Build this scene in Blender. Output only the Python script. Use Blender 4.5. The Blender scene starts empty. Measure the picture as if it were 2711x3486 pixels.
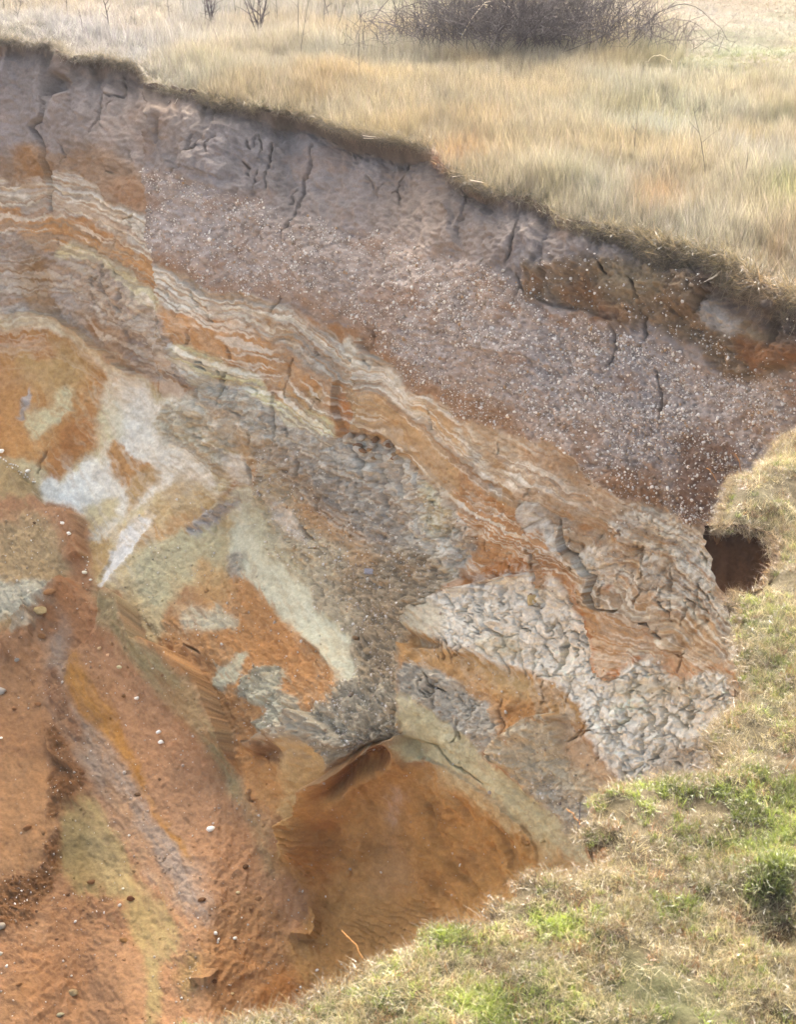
import bpy, math, random
import numpy as np
from mathutils import Vector, Matrix
random.seed(7); rng = np.random.default_rng(7)
D2R = math.radians
# ------------------------------------------------------------------ camera, sky, sun, exposure
sc = bpy.context.scene; C = sc.collection
CAM = np.array([0.0, 0.0, 5.0]); PITCH = D2R(26.0); VFOV = D2R(34.0)
cd = bpy.data.cameras.new('camera'); cam = bpy.data.objects.new('camera', cd); C.objects.link(cam)
cam.location = CAM; cam.rotation_euler = (math.pi/2-PITCH, 0, 0)
cd.sensor_fit = 'VERTICAL'; cd.sensor_height = 24; cd.lens = 12/math.tan(VFOV/2)
cd.clip_end = 2000; cd.clip_start = 0.1
cd.dof.use_dof = True; cd.dof.focus_distance = 18.0; cd.dof.aperture_fstop = 4.0
sc.camera = cam
SUN_EL, SUN_AZ = D2R(38), D2R(14)          # azimuth clockwise from +Y (away from the camera)
w = bpy.data.worlds.new('World'); sc.world = w; w.use_nodes = True
nt = w.node_tree; bg = nt.nodes['Background']
sky = nt.nodes.new('ShaderNodeTexSky'); sky.sky_type = 'NISHITA'; sky.sun_disc = False
sky.sun_elevation = SUN_EL; sky.sun_rotation = SUN_AZ; sky.dust_density = 8.0; sky.air_density = 0.45; sky.ozone_density = 0.0
nt.links.new(sky.outputs[0], bg.inputs[0]); bg.inputs[1].default_value = 0.15
sd = bpy.data.lights.new('sun', 'SUN'); so = bpy.data.objects.new('sun', sd); C.objects.link(so)
sd.energy = 2.0; sd.angle = D2R(0.6); sd.color = (1.0, .94, .86)
sdir = Vector((math.sin(SUN_AZ)*math.cos(SUN_EL), math.cos(SUN_AZ)*math.cos(SUN_EL), math.sin(SUN_EL)))
so.rotation_euler = sdir.to_track_quat('Z', 'Y').to_euler()
sc.view_settings.view_transform = 'Standard'; sc.view_settings.look = 'None'
sc.view_settings.gamma = 1.0; sc.view_settings.use_curve_mapping = False
sc.view_settings.exposure = 2.95

# ------------------------------------------------------------------ survey helpers: photo pixel (2711 x 3486) <-> world
PW, PH = 2711.0, 3486.0
F = PH/2/math.tan(VFOV/2)
cp, sp = math.cos(PITCH), math.sin(PITCH)
def ray(x, y):
    a = (np.asarray(x, float)-PW/2)/F; b = (PH/2-np.asarray(y, float))/F
    return a, cp+b*sp, -sp+b*cp
def at_Y(x, y, Y):
    rx, ry, rz = ray(x, y); t = Y/ry
    return np.stack([CAM[0]+rx*t, CAM[1]+ry*t, CAM[2]+rz*t], -1)
def plane_Y(x, y, z=0.0):
    rx, ry, rz = ray(x, y); return ry*(z-CAM[2])/rz
def on_plane(x, y, z=0.0): return at_Y(x, y, plane_Y(x, y, z))
def to_px(X, Y, Z):
    d = np.stack([X-CAM[0], Y-CAM[1], Z-CAM[2]], -1)
    f = d[..., 1]*cp-d[..., 2]*sp; u = d[..., 1]*sp+d[..., 2]*cp
    return PW/2+F*d[..., 0]/f, PH/2-F*u/f

def lin(c):
    c = np.asarray(c, float)/255.0
    return np.where(c <= .04045, c/12.92, ((c+.055)/1.055)**2.4)
KC = np.array([1.02, 1.03, 1.19])            # tone a mid-grey surface takes in this shade; used once to pick the albedos
KG = np.array([3.30, 3.08, 2.75])
def c_or(c): c = np.asarray(c, float); return (c[..., :1]-c[..., 2:3]) > 78
def alb(c):
    a = lin(c)/KC; l_ = (a*[.3, .55, .15]).sum(-1, keepdims=True); a = a*np.where(c_or(c), .96, 1.0); sat = 1-a.min(-1, keepdims=True)/a.max(-1, keepdims=True); og = np.clip((a[..., :1]-a[..., 1:2])/a[..., :1], 0, 1); return np.clip(a*(1.12-.34*sat)*(1+og*np.array([-.05, .12, .05])), .004, .85)
def albg(c): return np.clip(lin(c)/KG, 0, .8)

# ------------------------------------------------------------------ object helpers
def tag(o, label=None, cat=None, group=None, kind=None):
    if label: o['label'] = label
    if cat: o['category'] = cat
    if group: o['group'] = group
    if kind: o['kind'] = kind
    return o
def mesh_np(name, V, Fq, mat=None, cols=None, smooth=True):
    V = np.ascontiguousarray(V, dtype=np.float32).reshape(-1, 3); Fq = np.ascontiguousarray(Fq, dtype=np.int32)
    me = bpy.data.meshes.new(name); k = Fq.shape[1]; n = len(Fq)
    me.vertices.add(len(V)); me.vertices.foreach_set('co', V.ravel())
    me.loops.add(n*k); me.loops.foreach_set('vertex_index', Fq.ravel())
    me.polygons.add(n); me.polygons.foreach_set('loop_start', np.arange(0, n*k, k, dtype=np.int32))
    me.polygons.foreach_set('use_smooth', np.full(n, smooth))
    if cols is not None:
        a = me.color_attributes.new('col', 'FLOAT_COLOR', 'POINT')
        c4 = np.ones((len(V), 4), np.float32); c4[:, :3] = np.asarray(cols).reshape(-1, 3); a.data.foreach_set('color', c4.ravel())
    me.update(calc_edges=True); me.validate()
    if mat: me.materials.append(mat)
    return me
def link(name, me, parent=None):
    o = bpy.data.objects.new(name, me); C.objects.link(o)
    if parent: o.parent = parent
    return o
def empty(name, loc):
    o = bpy.data.objects.new(name, None); C.objects.link(o); o.location = loc; o.empty_display_size = .1; return o

def earth_mat(name, rough=.95, scale=45, var=.22, bump=.35, attr=True, base=(.3, .25, .2)):
    m = bpy.data.materials.new(name); m.use_nodes = True; n = m.node_tree; b = n.nodes['Principled BSDF']
    b.inputs['Roughness'].default_value = rough; b.inputs['Specular IOR Level'].default_value = .15
    tc = n.nodes.new('ShaderNodeTexCoord')
    nz = n.nodes.new('ShaderNodeTexNoise'); nz.inputs['Scale'].default_value = scale; nz.inputs['Detail'].default_value = 6; nz.inputs['Roughness'].default_value = .7
    n.links.new(tc.outputs['Object'], nz.inputs['Vector'])
    mr = n.nodes.new('ShaderNodeMapRange'); mr.inputs['From Min'].default_value = .25; mr.inputs['From Max'].default_value = .75
    mr.inputs['To Min'].default_value = 1-var; mr.inputs['To Max'].default_value = 1+var
    n.links.new(nz.outputs['Fac'], mr.inputs['Value'])
    mx = n.nodes.new('ShaderNodeVectorMath'); mx.operation = 'SCALE'
    if attr:
        at = n.nodes.new('ShaderNodeAttribute'); at.attribute_name = 'col'; n.links.new(at.outputs['Color'], mx.inputs[0])
    else: mx.inputs[0].default_value = base
    n.links.new(mr.outputs[0], mx.inputs['Scale']); n.links.new(mx.outputs[0], b.inputs['Base Color'])
    bp = n.nodes.new('ShaderNodeBump'); bp.inputs['Strength'].default_value = bump; bp.inputs['Distance'].default_value = .02
    n.links.new(nz.outputs['Fac'], bp.inputs['Height']); n.links.new(bp.outputs[0], b.inputs['Normal'])
    return m
M_CLIFF = earth_mat('cliff_earth', scale=34, var=.22, bump=.8)
M_SOIL = earth_mat('soil', scale=40, var=.3, bump=.6)
M_STONE = earth_mat('stone', rough=.6, scale=60, var=.12, bump=.15)

# ------------------------------------------------------------------ raster domain of the cliff survey
S = 3.2
X0, X1, Y0_, Y1_ = -704.0, 3296.0, 40.0, 3880.0
gx = np.arange(X0, X1+.1, S, dtype=np.float32); gy = np.arange(Y0_, Y1_+.1, S, dtype=np.float32)
GX, GY = np.meshgrid(gx, gy); H, W = GX.shape

def bmat(n, step, cell, off):
    t = (np.arange(n)*step/cell+off).astype(np.float32); i = np.floor(t).astype(int); f = t-i
    m = np.zeros((n, i.max()+4), np.float32); r = np.arange(n)
    m[r, i] = (1-f)**3/6; m[r, i+1] = (3*f**3-6*f*f+4)/6; m[r, i+2] = (-3*f**3+3*f*f+3*f+1)/6; m[r, i+3] = f**3/6
    return m
def vn(cx, cy=None, seed=0):                     # value noise on the grid, about -1..1
    cy = cy or cx; r = np.random.default_rng(seed+int(cx*13)+int(cy*101)); o = r.random(2)
    A = bmat(H, S, cy, o[0]); B = bmat(W, S, cx, o[1])
    L = r.uniform(-1, 1, (A.shape[1], B.shape[1])).astype(np.float32)
    return (A@L@B.T)*1.9
def fb(c, octv=4, seed=0, asp=1.0, gain=.55):
    o = 0; a = 1; t = 0
    for k in range(octv):
        cc = c/2**k
        if cc < S*1.1 and k: break
        o = o+a*vn(max(cc, S), max(cc*asp, S), seed+k*7); t += a*a; a *= gain
    return o/math.sqrt(t)
TAB = rng.uniform(-1, 1, (512, 512)).astype(np.float32)
def hn(U, V):                                    # free-coordinate value noise
    iu = np.floor(U).astype(int); iv = np.floor(V).astype(int); fu = U-iu; fv = V-iv
    fu = fu*fu*(3-2*fu); fv = fv*fv*(3-2*fv); a = iu & 511; b = iv & 511; a1 = (a+1) & 511; b1 = (b+1) & 511
    return (TAB[b, a]*(1-fu)+TAB[b, a1]*fu)*(1-fv)+(TAB[b1, a]*(1-fu)+TAB[b1, a1]*fu)*fv
def rot_noise(ang, lu, lv, octv=3, sh=0):        # streaks: lu along, lv across (pixels), ang in degrees (down positive)
    a = D2R(ang); U = GX*math.cos(a)+GY*math.sin(a)+WX*1.5; V = -GX*math.sin(a)+GY*math.cos(a)+WY*1.5
    o = 0
    for k in range(octv): o = o+hn(U*2**k/lu+17*k+sh, V*2**k/lv+31*k+sh*3)*.6**k
    return o
WX = fb(170, 3, 1)*10+fb(46, 4, 11, gain=.75)*7; WY = fb(170, 3, 2)*10+fb(46, 4, 12, gain=.75)*7     # shared raggedness of edges
def voro(cell, seed=0, warp=1.0, ax=1.0):        # returns F1, F2-F1, cell value
    U = (GX+WX*warp)/(cell*ax); V = (GY+WY*warp)/cell; iu = np.floor(U).astype(int); iv = np.floor(V).astype(int)
    r = np.random.default_rng(seed+5); jx = r.random((256, 256)).astype(np.float32); jy = r.random((256, 256)).astype(np.float32); jv = r.random((256, 256)).astype(np.float32)
    f1 = np.full(U.shape, 9, np.float32); f2 = f1.copy(); cv = np.zeros_like(f1)
    for du in (-1, 0, 1):
        for dv in (-1, 0, 1):
            a = (iu+du) & 255; b = (iv+dv) & 255
            d = np.hypot(iu+du+jx[b, a]-U, iv+dv+jy[b, a]-V).astype(np.float32)
            n = d < f1; f2 = np.where(n, f1, np.minimum(f2, d)); cv = np.where(n, jv[b, a], cv); f1 = np.where(n, d, f1)
    return f1, f2-f1, cv
def sm(x, a, b): t = np.clip((x-a)/(b-a), 0, 1); return t*t*(3-2*t)
def catmull(p, n=4, closed=True):
    p = np.asarray(p, float); m = len(p); out = []
    for i in range(m if closed else m-1):
        if closed: q = [p[(i+k) % m] for k in (-1, 0, 1, 2)]
        else: q = [p[min(max(i+k, 0), m-1)] for k in (-1, 0, 1, 2)]
        for k in range(n):
            t = k/n
            out.append(.5*((2*q[1])+(-q[0]+q[2])*t+(2*q[0]-5*q[1]+4*q[2]-q[3])*t*t+(-q[0]+3*q[1]-3*q[2]+q[3])*t**3))
    if not closed: out.append(p[-1])
    return np.array(out)
def inside(X, Y, p):
    r = np.zeros(X.shape, bool); n = len(p)
    for i in range(n):
        x1, y1 = p[i]; x2, y2 = p[(i+1) % n]
        if y1 == y2: continue
        c = (y1 > Y) != (y2 > Y)
        r ^= c & (X < (x2-x1)*(Y-y1)/(y2-y1)+x1)
    return r
def blur1(a, r, ax):
    if r < 1: return a
    p = np.pad(a, [(r+1, r) if k == ax else (0, 0) for k in range(2)], mode='edge'); c = np.cumsum(p, axis=ax, dtype=np.float64)
    n = a.shape[ax]
    hi = np.take(c, np.arange(2*r+1, 2*r+1+n), ax); lo = np.take(c, np.arange(0, n), ax)
    return ((hi-lo)/(2*r+1)).astype(np.float32)
def blur(a, px):
    r = int(round(px/S))
    for _ in range(2): a = blur1(blur1(a, r, 0), r, 1)
    return a
def win(p, pad):
    x = [q[0] for q in p]; y = [q[1] for q in p]
    i0 = max(0, int((min(y)-pad-Y0_)/S)); i1 = min(H, int((max(y)+pad-Y0_)/S)+2)
    j0 = max(0, int((min(x)-pad-X0)/S)); j1 = min(W, int((max(x)+pad-X0)/S)+2)
    return slice(i0, i1), slice(j0, j1)
def mask(pts, warp=1.0, soft=3.0, curve=True):
    w_ = win(pts, 40+soft*3); p = catmull(pts, 4) if curve else np.asarray(pts)
    m = inside(GX[w_]+WX[w_]*warp, GY[w_]+WY[w_]*warp, p).astype(np.float32)
    return w_, blur(m, soft)

# ------------------------------------------------------------------ strata colours and textures
CH = {'flute': 0, 'gravel': 1, 'crack': 2, 'crumb': 3, 'strat': 4, 'streak': 5, 'flake': 6}
COL = np.zeros((H, W, 3), np.float32)+np.float32(alb((165, 120, 84)))
TX = np.zeros((H, W, 7), np.float32)
def P(c, pts, warp=1.0, soft=4.0, a=1.0, **ch):
    w_, m = mask(pts, warp, soft); m = (m*a)[..., None]
    COL[w_] = COL[w_]*(1-m)+np.float32(alb(c))*m
    if ch.pop('keep', 0): return
    v = np.zeros(7, np.float32)
    for k, x in ch.items(): v[CH[k]] = x
    TX[w_] = TX[w_]*(1-m)+v*m
def polyd(pts, pad, warp=1.0, curve=True):
    w_ = win(pts, pad); p = catmull(pts, 3, False) if curve else np.asarray(pts, float)
    X = GX[w_]+WX[w_]*warp; Y = GY[w_]+WY[w_]*warp
    best = np.full(X.shape, 1e9, np.float32); side = np.zeros_like(best); T = np.zeros_like(best); n = len(p)-1
    for i in range(n):
        ax, ay = p[i]; dx, dy = p[i+1]-p[i]; L = dx*dx+dy*dy+1e-6
        t = np.clip(((X-ax)*dx+(Y-ay)*dy)/L, 0, 1); d = np.hypot(X-ax-t*dx, Y-ay-t*dy)
        u = d < best; best = np.where(u, d, best); side = np.where(u, (X-ax)*dy-(Y-ay)*dx, side); T = np.where(u, (i+t)/n, T)
    return w_, best, side, T
def ST(c, pts, wd, a=.8, warp=1.3):              # thin stratum line
    w_, d, s, T = polyd(pts, wd*3+20, warp); m = (a*sm(wd*1.3-d, 0, wd*.7))[..., None]
    COL[w_] = COL[w_]*(1-m)+np.float32(alb(c))*m
HT = np.zeros((H, W), np.float32)
def lip(pts, Hh, wd, up=1, warp=1.0, ends=.12):   # the ground on one side of the line stands proud by Hh and dies away over wd
    if min(q[1] for q in pts) > 1500: Hh = Hh*1.7; wd = wd*.75
    w_, d, s, T = polyd(pts, wd*3, warp); e = sm(T, 0, ends)*sm(1-T, 0, ends)
    HT[w_] += Hh*np.exp(-(d/wd)**1.3)*((s*up) > 0)*e
def crack(pts, wd, dep, warp=.7):
    w_, d, s, T = polyd(pts, wd*2+25, warp); wv = wd*(.45+.55*np.sin(np.pi*np.clip(T, .03, .97)))
    HT[w_] -= dep*np.clip(1.25-(d/wv)**1.5, 0, 1)
def pit(pts, dep, soft, warp=1.0):
    w_, m = mask(pts, warp, soft); HT[w_] -= dep*m

RIM = [(-704, 60), (-300, 95), (0, 138), (88, 147), (194, 153), (206, 177), (247, 194), (353, 200), (424, 218), (471, 230), (506, 265),
       (524, 306), (577, 318), (707, 336), (783, 359), (883, 377), (988, 383), (1106, 424), (1194, 448), (1312, 477), (1430, 495),
       (1477, 512), (1495, 560), (1512, 583), (1548, 607), (1666, 654), (1725, 677), (1813, 689), (1863, 707), (1937, 753), (2067, 775),
       (2146, 790), (2231, 821), (2457, 873), (2599, 963), (2711, 997), (2900, 1080), (3296, 1260)]
RIM = np.array(RIM, float)
rimy = np.interp(gx, RIM[:, 0], RIM[:, 1])+(fb(70, 4, 77)[0]*6)
def rim_px(x): return np.interp(x, gx, rimy)

# upper grey earth over everything near the top
P((146, 133, 126), [(-704, 20), (3296, 20), (3296, 1900), (2400, 1900), (1900, 1500), (1400, 1200), (1000, 1060), (600, 950), (-704, 620)], flute=1)
# left block
P((150, 122, 100), [(-704, 520), (60, 520), (160, 520), (330, 500), (420, 540), (520, 600), (560, 800), (300, 700), (-704, 700)], soft=14, flute=.6, crumb=.3)
P((150, 108, 72), [(55, 500), (120, 490), (160, 520), (162, 620), (60, 625)], soft=12, crumb=.5)
P((158, 120, 92), [(360, 640), (430, 590), (530, 680), (548, 740), (520, 760), (430, 700)], soft=10, crumb=.4)
P((190, 138, 90), [(-704, 660), (0, 700), (60, 720), (110, 750), (165, 730), (235, 745), (300, 745), (400, 800), (530, 870), (575, 905), (595, 1000), (520, 965), (430, 890), (360, 860), (160, 880), (-704, 800)], strat=.5)
P((180, 170, 156), [(160, 590), (220, 572), (270, 592), (320, 640), (365, 690), (420, 700), (470, 730), (530, 755), (560, 790), (580, 900), (530, 880), (460, 850), (400, 805), (330, 775), (300, 745), (235, 745), (165, 735)], strat=.9, crack=.3)
P((170, 155, 140), [(88, 625), (150, 618), (150, 730), (110, 752), (62, 722)], strat=.5, crack=.2)
P((172, 160, 145), [(-100, 590), (10, 600), (30, 640), (70, 620), (80, 680), (50, 700), (15, 700), (-100, 700)], strat=.6)
P((166, 148, 134), [(-704, 800), (0, 780), (60, 790), (100, 820), (170, 850), (360, 870), (520, 975), (610, 1030), (660, 1190), (680, 1330), (600, 1290), (450, 1200), (300, 1135), (150, 1075), (-704, 1040)], crack=.35, crumb=.4, flute=.5)
P((150, 116, 84), [(50, 900), (140, 850), (170, 900), (170, 1000), (130, 1060), (60, 1020)], soft=10, crumb=.4, flute=.5)
P((190, 177, 142), [(190, 845), (260, 828), (310, 838), (360, 855), (430, 890), (520, 970), (600, 1010), (604, 1060), (510, 1018), (430, 960), (360, 905), (280, 882), (200, 880)], strat=.8, crack=.2)
P((172, 120, 76), [(350, 850), (430, 885), (520, 960), (590, 1000), (590, 985), (540, 960), (500, 940)], strat=.3)
P((150, 122, 98), [(100, 1010), (160, 1010), (200, 1060), (140, 1080), (90, 1050)], soft=8, crumb=.5)
P((160, 128, 100), [(250, 1050), (340, 1060), (420, 1110), (560, 1120), (620, 1190), (440, 1200), (330, 1140)], soft=14, a=.7, crumb=.4, flute=.5)
P((158, 112, 74), [(310, 1090), (345, 1080), (360, 1120), (330, 1130)], soft=8, crumb=.3)
P((140, 122, 110), [(440, 1150), (530, 1150), (620, 1200), (615, 1290), (560, 1300), (500, 1260), (445, 1220)], soft=8, flute=.7, crumb=.3)
P((158, 112, 74), [(562, 1205), (600, 1198), (618, 1220), (605, 1265), (575, 1275)], soft=4, crumb=.2)
# gravel bed
P((160, 144, 134), [(530, 560), (560, 600), (640, 610), (760, 640), (900, 700), (1100, 760), (1350, 820), (1500, 880), (1700, 940), (1850, 1060), (2000, 1100), (2250, 1180), (2450, 1260), (2711, 1250), (3296, 1300), (3296, 2000), (2500, 1800), (2400, 1810), (2330, 1775), (2230, 1720), (2080, 1690), (2000, 1620), (1890, 1500), (1750, 1490), (1650, 1445), (1540, 1430), (1510, 1340), (1400, 1290), (1330, 1190), (1250, 1130), (1100, 1060), (1000, 1030), (850, 990), (740, 970), (640, 915), (595, 890), (560, 770), (528, 660)], warp=2.2, soft=12, gravel=1)
for c, p in [((150, 112, 82), [(1290, 1150), (1380, 1200), (1460, 1280), (1560, 1320), (1680, 1380), (1760, 1450), (1740, 1500), (1600, 1450), (1540, 1440), (1500, 1350), (1400, 1300), (1330, 1200)]),
             ((152, 118, 94), [(600, 870), (760, 930), (900, 960), (1050, 1000), (1200, 1060), (1330, 1130), (1330, 1200), (1200, 1110), (1050, 1055), (850, 1000), (700, 965), (610, 910)]),
             ((148, 112, 84), [(1750, 1500), (1890, 1480), (2000, 1570), (2100, 1650), (2240, 1660), (2270, 1720), (2120, 1720), (2030, 1690), (1960, 1600), (1850, 1530)]),
             ((142, 104, 78), [(2040, 1590), (2200, 1570), (2260, 1620), (2250, 1700), (2090, 1690)]),
             ((138, 112, 96), [(1260, 960), (1330, 980), (1400, 1080), (1360, 1110), (1270, 1020)]),
             ((120, 84, 62), [(2330, 1500), (2460, 1500), (2560, 1560), (2420, 1780), (2300, 1760), (2290, 1650)])]:
    P(c, p, warp=2.5, soft=16, a=.8, gravel=.45, crumb=.25)
# rust stained right-hand corner under the turf
P((134, 110, 88), [(1790, 950), (1830, 915), (1900, 895), (2040, 870), (2110, 900), (2250, 900), (2400, 950), (2500, 1000), (2600, 1130), (2711, 1100), (3296, 1200), (3296, 1350), (2711, 1250), (2600, 1270), (2450, 1275), (2400, 1215), (2280, 1145), (2150, 1125), (2050, 1085), (1960, 1075), (1870, 1020), (1800, 1010)], warp=2, soft=10, crumb=.8, gravel=.35)
P((140, 104, 76), [(1800, 960), (1850, 940), (1840, 1005), (1800, 1000)], soft=8, crumb=.8, gravel=.3)
P((140, 102, 74), [(1900, 1020), (1960, 960), (2040, 980), (2060, 1040), (2150, 1030), (2150, 1110), (2040, 1085), (1960, 1070)], warp=2, soft=10, a=.8, crumb=.8, gravel=.5)
P((154, 132, 104), [(2050, 920), (2150, 900), (2240, 920), (2260, 980), (2180, 1010), (2120, 1030), (2060, 990)], warp=3, soft=24, a=.8, crumb=.5, crack=.2)
P((168, 158, 148), [(2380, 1030), (2440, 960), (2500, 990), (2520, 1060), (2500, 1120), (2420, 1130), (2385, 1090)], warp=1.6, soft=8, crumb=.6, crack=.2)
P((142, 126, 104), [(2510, 1010), (2600, 1000), (2620, 1080), (2590, 1150), (2520, 1130)], warp=3, soft=20, crumb=.6)
P((146, 98, 66), [(2480, 1150), (2560, 1140), (2711, 1160), (2900, 1170), (2900, 1250), (2700, 1225), (2600, 1230), (2510, 1210)], warp=2, soft=10, a=.9, crumb=.8)
P((120, 90, 72), [(2040, 1060), (2080, 1050), (2120, 1090), (2060, 1110), (2030, 1090)], soft=8, crumb=.5)
# middle block
P((176, 166, 150), [(596, 905), (640, 915), (740, 982), (850, 1000), (980, 1050), (1080, 1120), (1130, 1130), (1160, 1180), (1160, 1290), (1080, 1262), (1010, 1205), (930, 1162), (880, 1132), (790, 1082), (700, 1062), (640, 1052), (605, 1010)], strat=1, crack=.4)
P((182, 152, 116), [(700, 1000), (800, 1020), (900, 1075), (1000, 1140), (1020, 1180), (930, 1140), (820, 1060), (720, 1030)], strat=1, soft=5, a=.8)
P((190, 136, 88), [(606, 1040), (640, 1062), (700, 1072), (790, 1092), (870, 1132), (920, 1170), (1000, 1212), (1060, 1262), (1130, 1285), (1162, 1295), (1190, 1440), (1170, 1465), (1130, 1372), (1050, 1382), (990, 1362), (960, 1322), (900, 1272), (830, 1242), (760, 1212), (700, 1182), (655, 1165), (636, 1110)], strat=.35)
P((200, 190, 148), [(655, 1165), (720, 1190), (800, 1240), (880, 1275), (950, 1362), (1000, 1366), (1100, 1382), (1130, 1402), (1155, 1482), (1100, 1482), (1000, 1442), (940, 1402), (880, 1352), (800, 1312), (700, 1272), (662, 1240)], strat=.6, crack=.3)
P((186, 150, 105), [(970, 1330), (1060, 1320), (1110, 1330), (1110, 1375), (1040, 1375), (975, 1360)], strat=1, soft=4)
GREY = (172, 160, 143)
P(GREY, [(662, 1245), (700, 1278), (860, 1345), (940, 1405), (1000, 1450), (1150, 1490), (1240, 1490), (1340, 1540), (1400, 1620), (1500, 1690), (1560, 1740), (1610, 1840), (1590, 1890), (1540, 1960), (1300, 1870), (1150, 1720), (950, 1620), (850, 1500), (760, 1440), (690, 1380)], crumb=.7, crack=.5)
P((185, 152, 112), [(680, 1390), (760, 1400), (860, 1470), (960, 1520), (1040, 1600), (1100, 1700), (1000, 1720), (930, 1700), (860, 1600), (740, 1500)], soft=12, a=.8, crumb=.4)
P((168, 160, 142), [(700, 1270), (780, 1330), (860, 1350), (900, 1400), (880, 1450), (800, 1400), (730, 1370), (670, 1330)], soft=8, crumb=.4, crack=.5)
P((150, 138, 124), [(880, 1520), (1000, 1540), (1100, 1600), (1200, 1680), (1320, 1740), (1380, 1820), (1240, 1800), (1100, 1760), (1000, 1660), (900, 1600)], warp=2, soft=12, a=.7, crumb=1, gravel=.3)
P((196, 186, 168), [(1340, 1560), (1400, 1610), (1470, 1660), (1540, 1740), (1560, 1860), (1500, 1900), (1420, 1850), (1370, 1750), (1340, 1650)], warp=1.6, soft=8, crumb=.7, crack=.8)
P((192, 180, 135), [(1430, 1650), (1500, 1690), (1520, 1780), (1470, 1800), (1420, 1740)], warp=2, soft=10, a=.6, crumb=.6, crack=.4)
# strata right of the buttress
P((184, 148, 108), [(1215, 1300), (1240, 1320), (1310, 1342), (1350, 1392), (1400, 1442), (1470, 1502), (1540, 1552), (1560, 1650), (1640, 1600), (1720, 1640), (1760, 1690), (1700, 1760), (1560, 1745), (1500, 1690), (1450, 1640), (1400, 1610), (1350, 1545), (1330, 1500), (1240, 1485), (1200, 1400)], strat=.25)
P((182, 170, 152), [(1222, 1185), (1290, 1208), (1350, 1258), (1380, 1308), (1400, 1330), (1470, 1350), (1480, 1382), (1520, 1372), (1535, 1430), (1560, 1450), (1600, 1480), (1650, 1600), (1700, 1680), (1620, 1640), (1560, 1580), (1470, 1505), (1400, 1445), (1350, 1395), (1310, 1342), (1240, 1322), (1215, 1290)], strat=1, crack=.4)
P((190, 150, 105), [(1400, 1360), (1480, 1400), (1540, 1460), (1560, 1560), (1520, 1540), (1450, 1450), (1390, 1400)], soft=6, a=.8, strat=.8)
P((190, 138, 92), [(1500, 1540), (1560, 1560), (1640, 1640), (1600, 1650), (1560, 1610)], soft=6, a=.8, strat=.4)
P((180, 172, 155), [(1160, 1158), (1230, 1150), (1240, 1200), (1216, 1300), (1185, 1312), (1158, 1280)], strat=.7, crack=.3)
P((172, 138, 98), [(1186, 1306), (1216, 1298), (1246, 1440), (1240, 1482), (1190, 1465), (1150, 1420), (1140, 1350), (1160, 1330)], soft=3, strat=.2)
P((184, 116, 66), [(1140, 1350), (1168, 1336), (1192, 1462), (1175, 1470), (1150, 1420)], soft=3)
# right buff mass with swirled clay
P((178, 152, 124), [(1560, 1440), (1700, 1470), (1800, 1490), (1890, 1500), (2000, 1620), (2080, 1690), (2230, 1720), (2330, 1775), (2400, 1805), (2520, 2000), (2600, 2100), (2620, 2400), (2500, 2600), (2300, 2300), (2000, 2300), (1960, 1960), (1800, 1700), (1640, 1600)], soft=6, strat=.5, crumb=.15)
P((168, 130, 98), [(1750, 1505), (1900, 1510), (1960, 1580), (2040, 1690), (1900, 1600), (1760, 1560)], soft=10, a=.7, strat=.4, keep=1)
P((200, 190, 174), [(1720, 1560), (1830, 1580), (1930, 1640), (2000, 1720), (1960, 1740), (1880, 1690), (1800, 1660), (1720, 1640)], soft=10, a=.75, strat=1)
P((190, 181, 166), [(1755, 1700), (1800, 1695), (1845, 1715), (1870, 1770), (1905, 1835), (1915, 1890), (1870, 1850), (1830, 1810), (1800, 1795), (1775, 1750)], crack=.5)
P((204, 196, 180), [(1960, 1890), (2020, 1850), (2090, 1862), (2112, 1980), (2065, 1995), (2025, 1950), (1990, 1950), (1968, 1920)], crack=.6, crumb=.3)
P((206, 198, 182), [(2080, 1762), (2160, 1742), (2250, 1745), (2330, 1792), (2400, 1872), (2432, 2000), (2400, 2080), (2300, 2085), (2260, 2050), (2210, 1990), (2130, 1985), (2100, 1900)], warp=1.6, crack=.45, strat=.5, crumb=.2)
P((184, 160, 128), [(2130, 1820), (2200, 1790), (2260, 1830), (2280, 1950), (2230, 1985), (2160, 1960), (2130, 1900)], soft=8, a=.8, strat=1, crack=.3)
P((192, 184, 170), [(2170, 1880), (2215, 1840), (2255, 1890), (2260, 1980), (2215, 1985), (2175, 1940)], soft=5, a=.9, crack=.5, crumb=.2)
P((178, 168, 152), [(2400, 2060), (2470, 2050), (2525, 2080), (2550, 2200), (2500, 2250), (2440, 2230), (2430, 2140)], soft=8, a=.9, strat=.5, crumb=.3)
P((172, 124, 84), [(1960, 1770), (1990, 1775), (2010, 1800), (1980, 1815), (1950, 1800)], soft=6)
P((188, 126, 80), [(2060, 1985), (2090, 1980), (2095, 2010), (2070, 2015)], soft=5)
for p in [[(1900, 1500), (2000, 1600), (2100, 1700), (2250, 1750), (2380, 1850), (2450, 2000)], [(2080, 1720), (2200, 1730), (2330, 1800), (2420, 1900)], [(2000, 1600), (2060, 1690), (2090, 1760), (2070, 1830)],
          [(2120, 1980), (2110, 1880), (2150, 1810), (2230, 1790), (2290, 1850), (2300, 1950)], [(2100, 2000), (2180, 2060), (2300, 2100), (2420, 2090)], [(1780, 1600), (1870, 1640), (1960, 1720)]]:
    ST((205, 190, 168), p, 5, .55)
    ST((160, 126, 96), [(a+8, b+14) for a, b in p], 5, .45)
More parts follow.
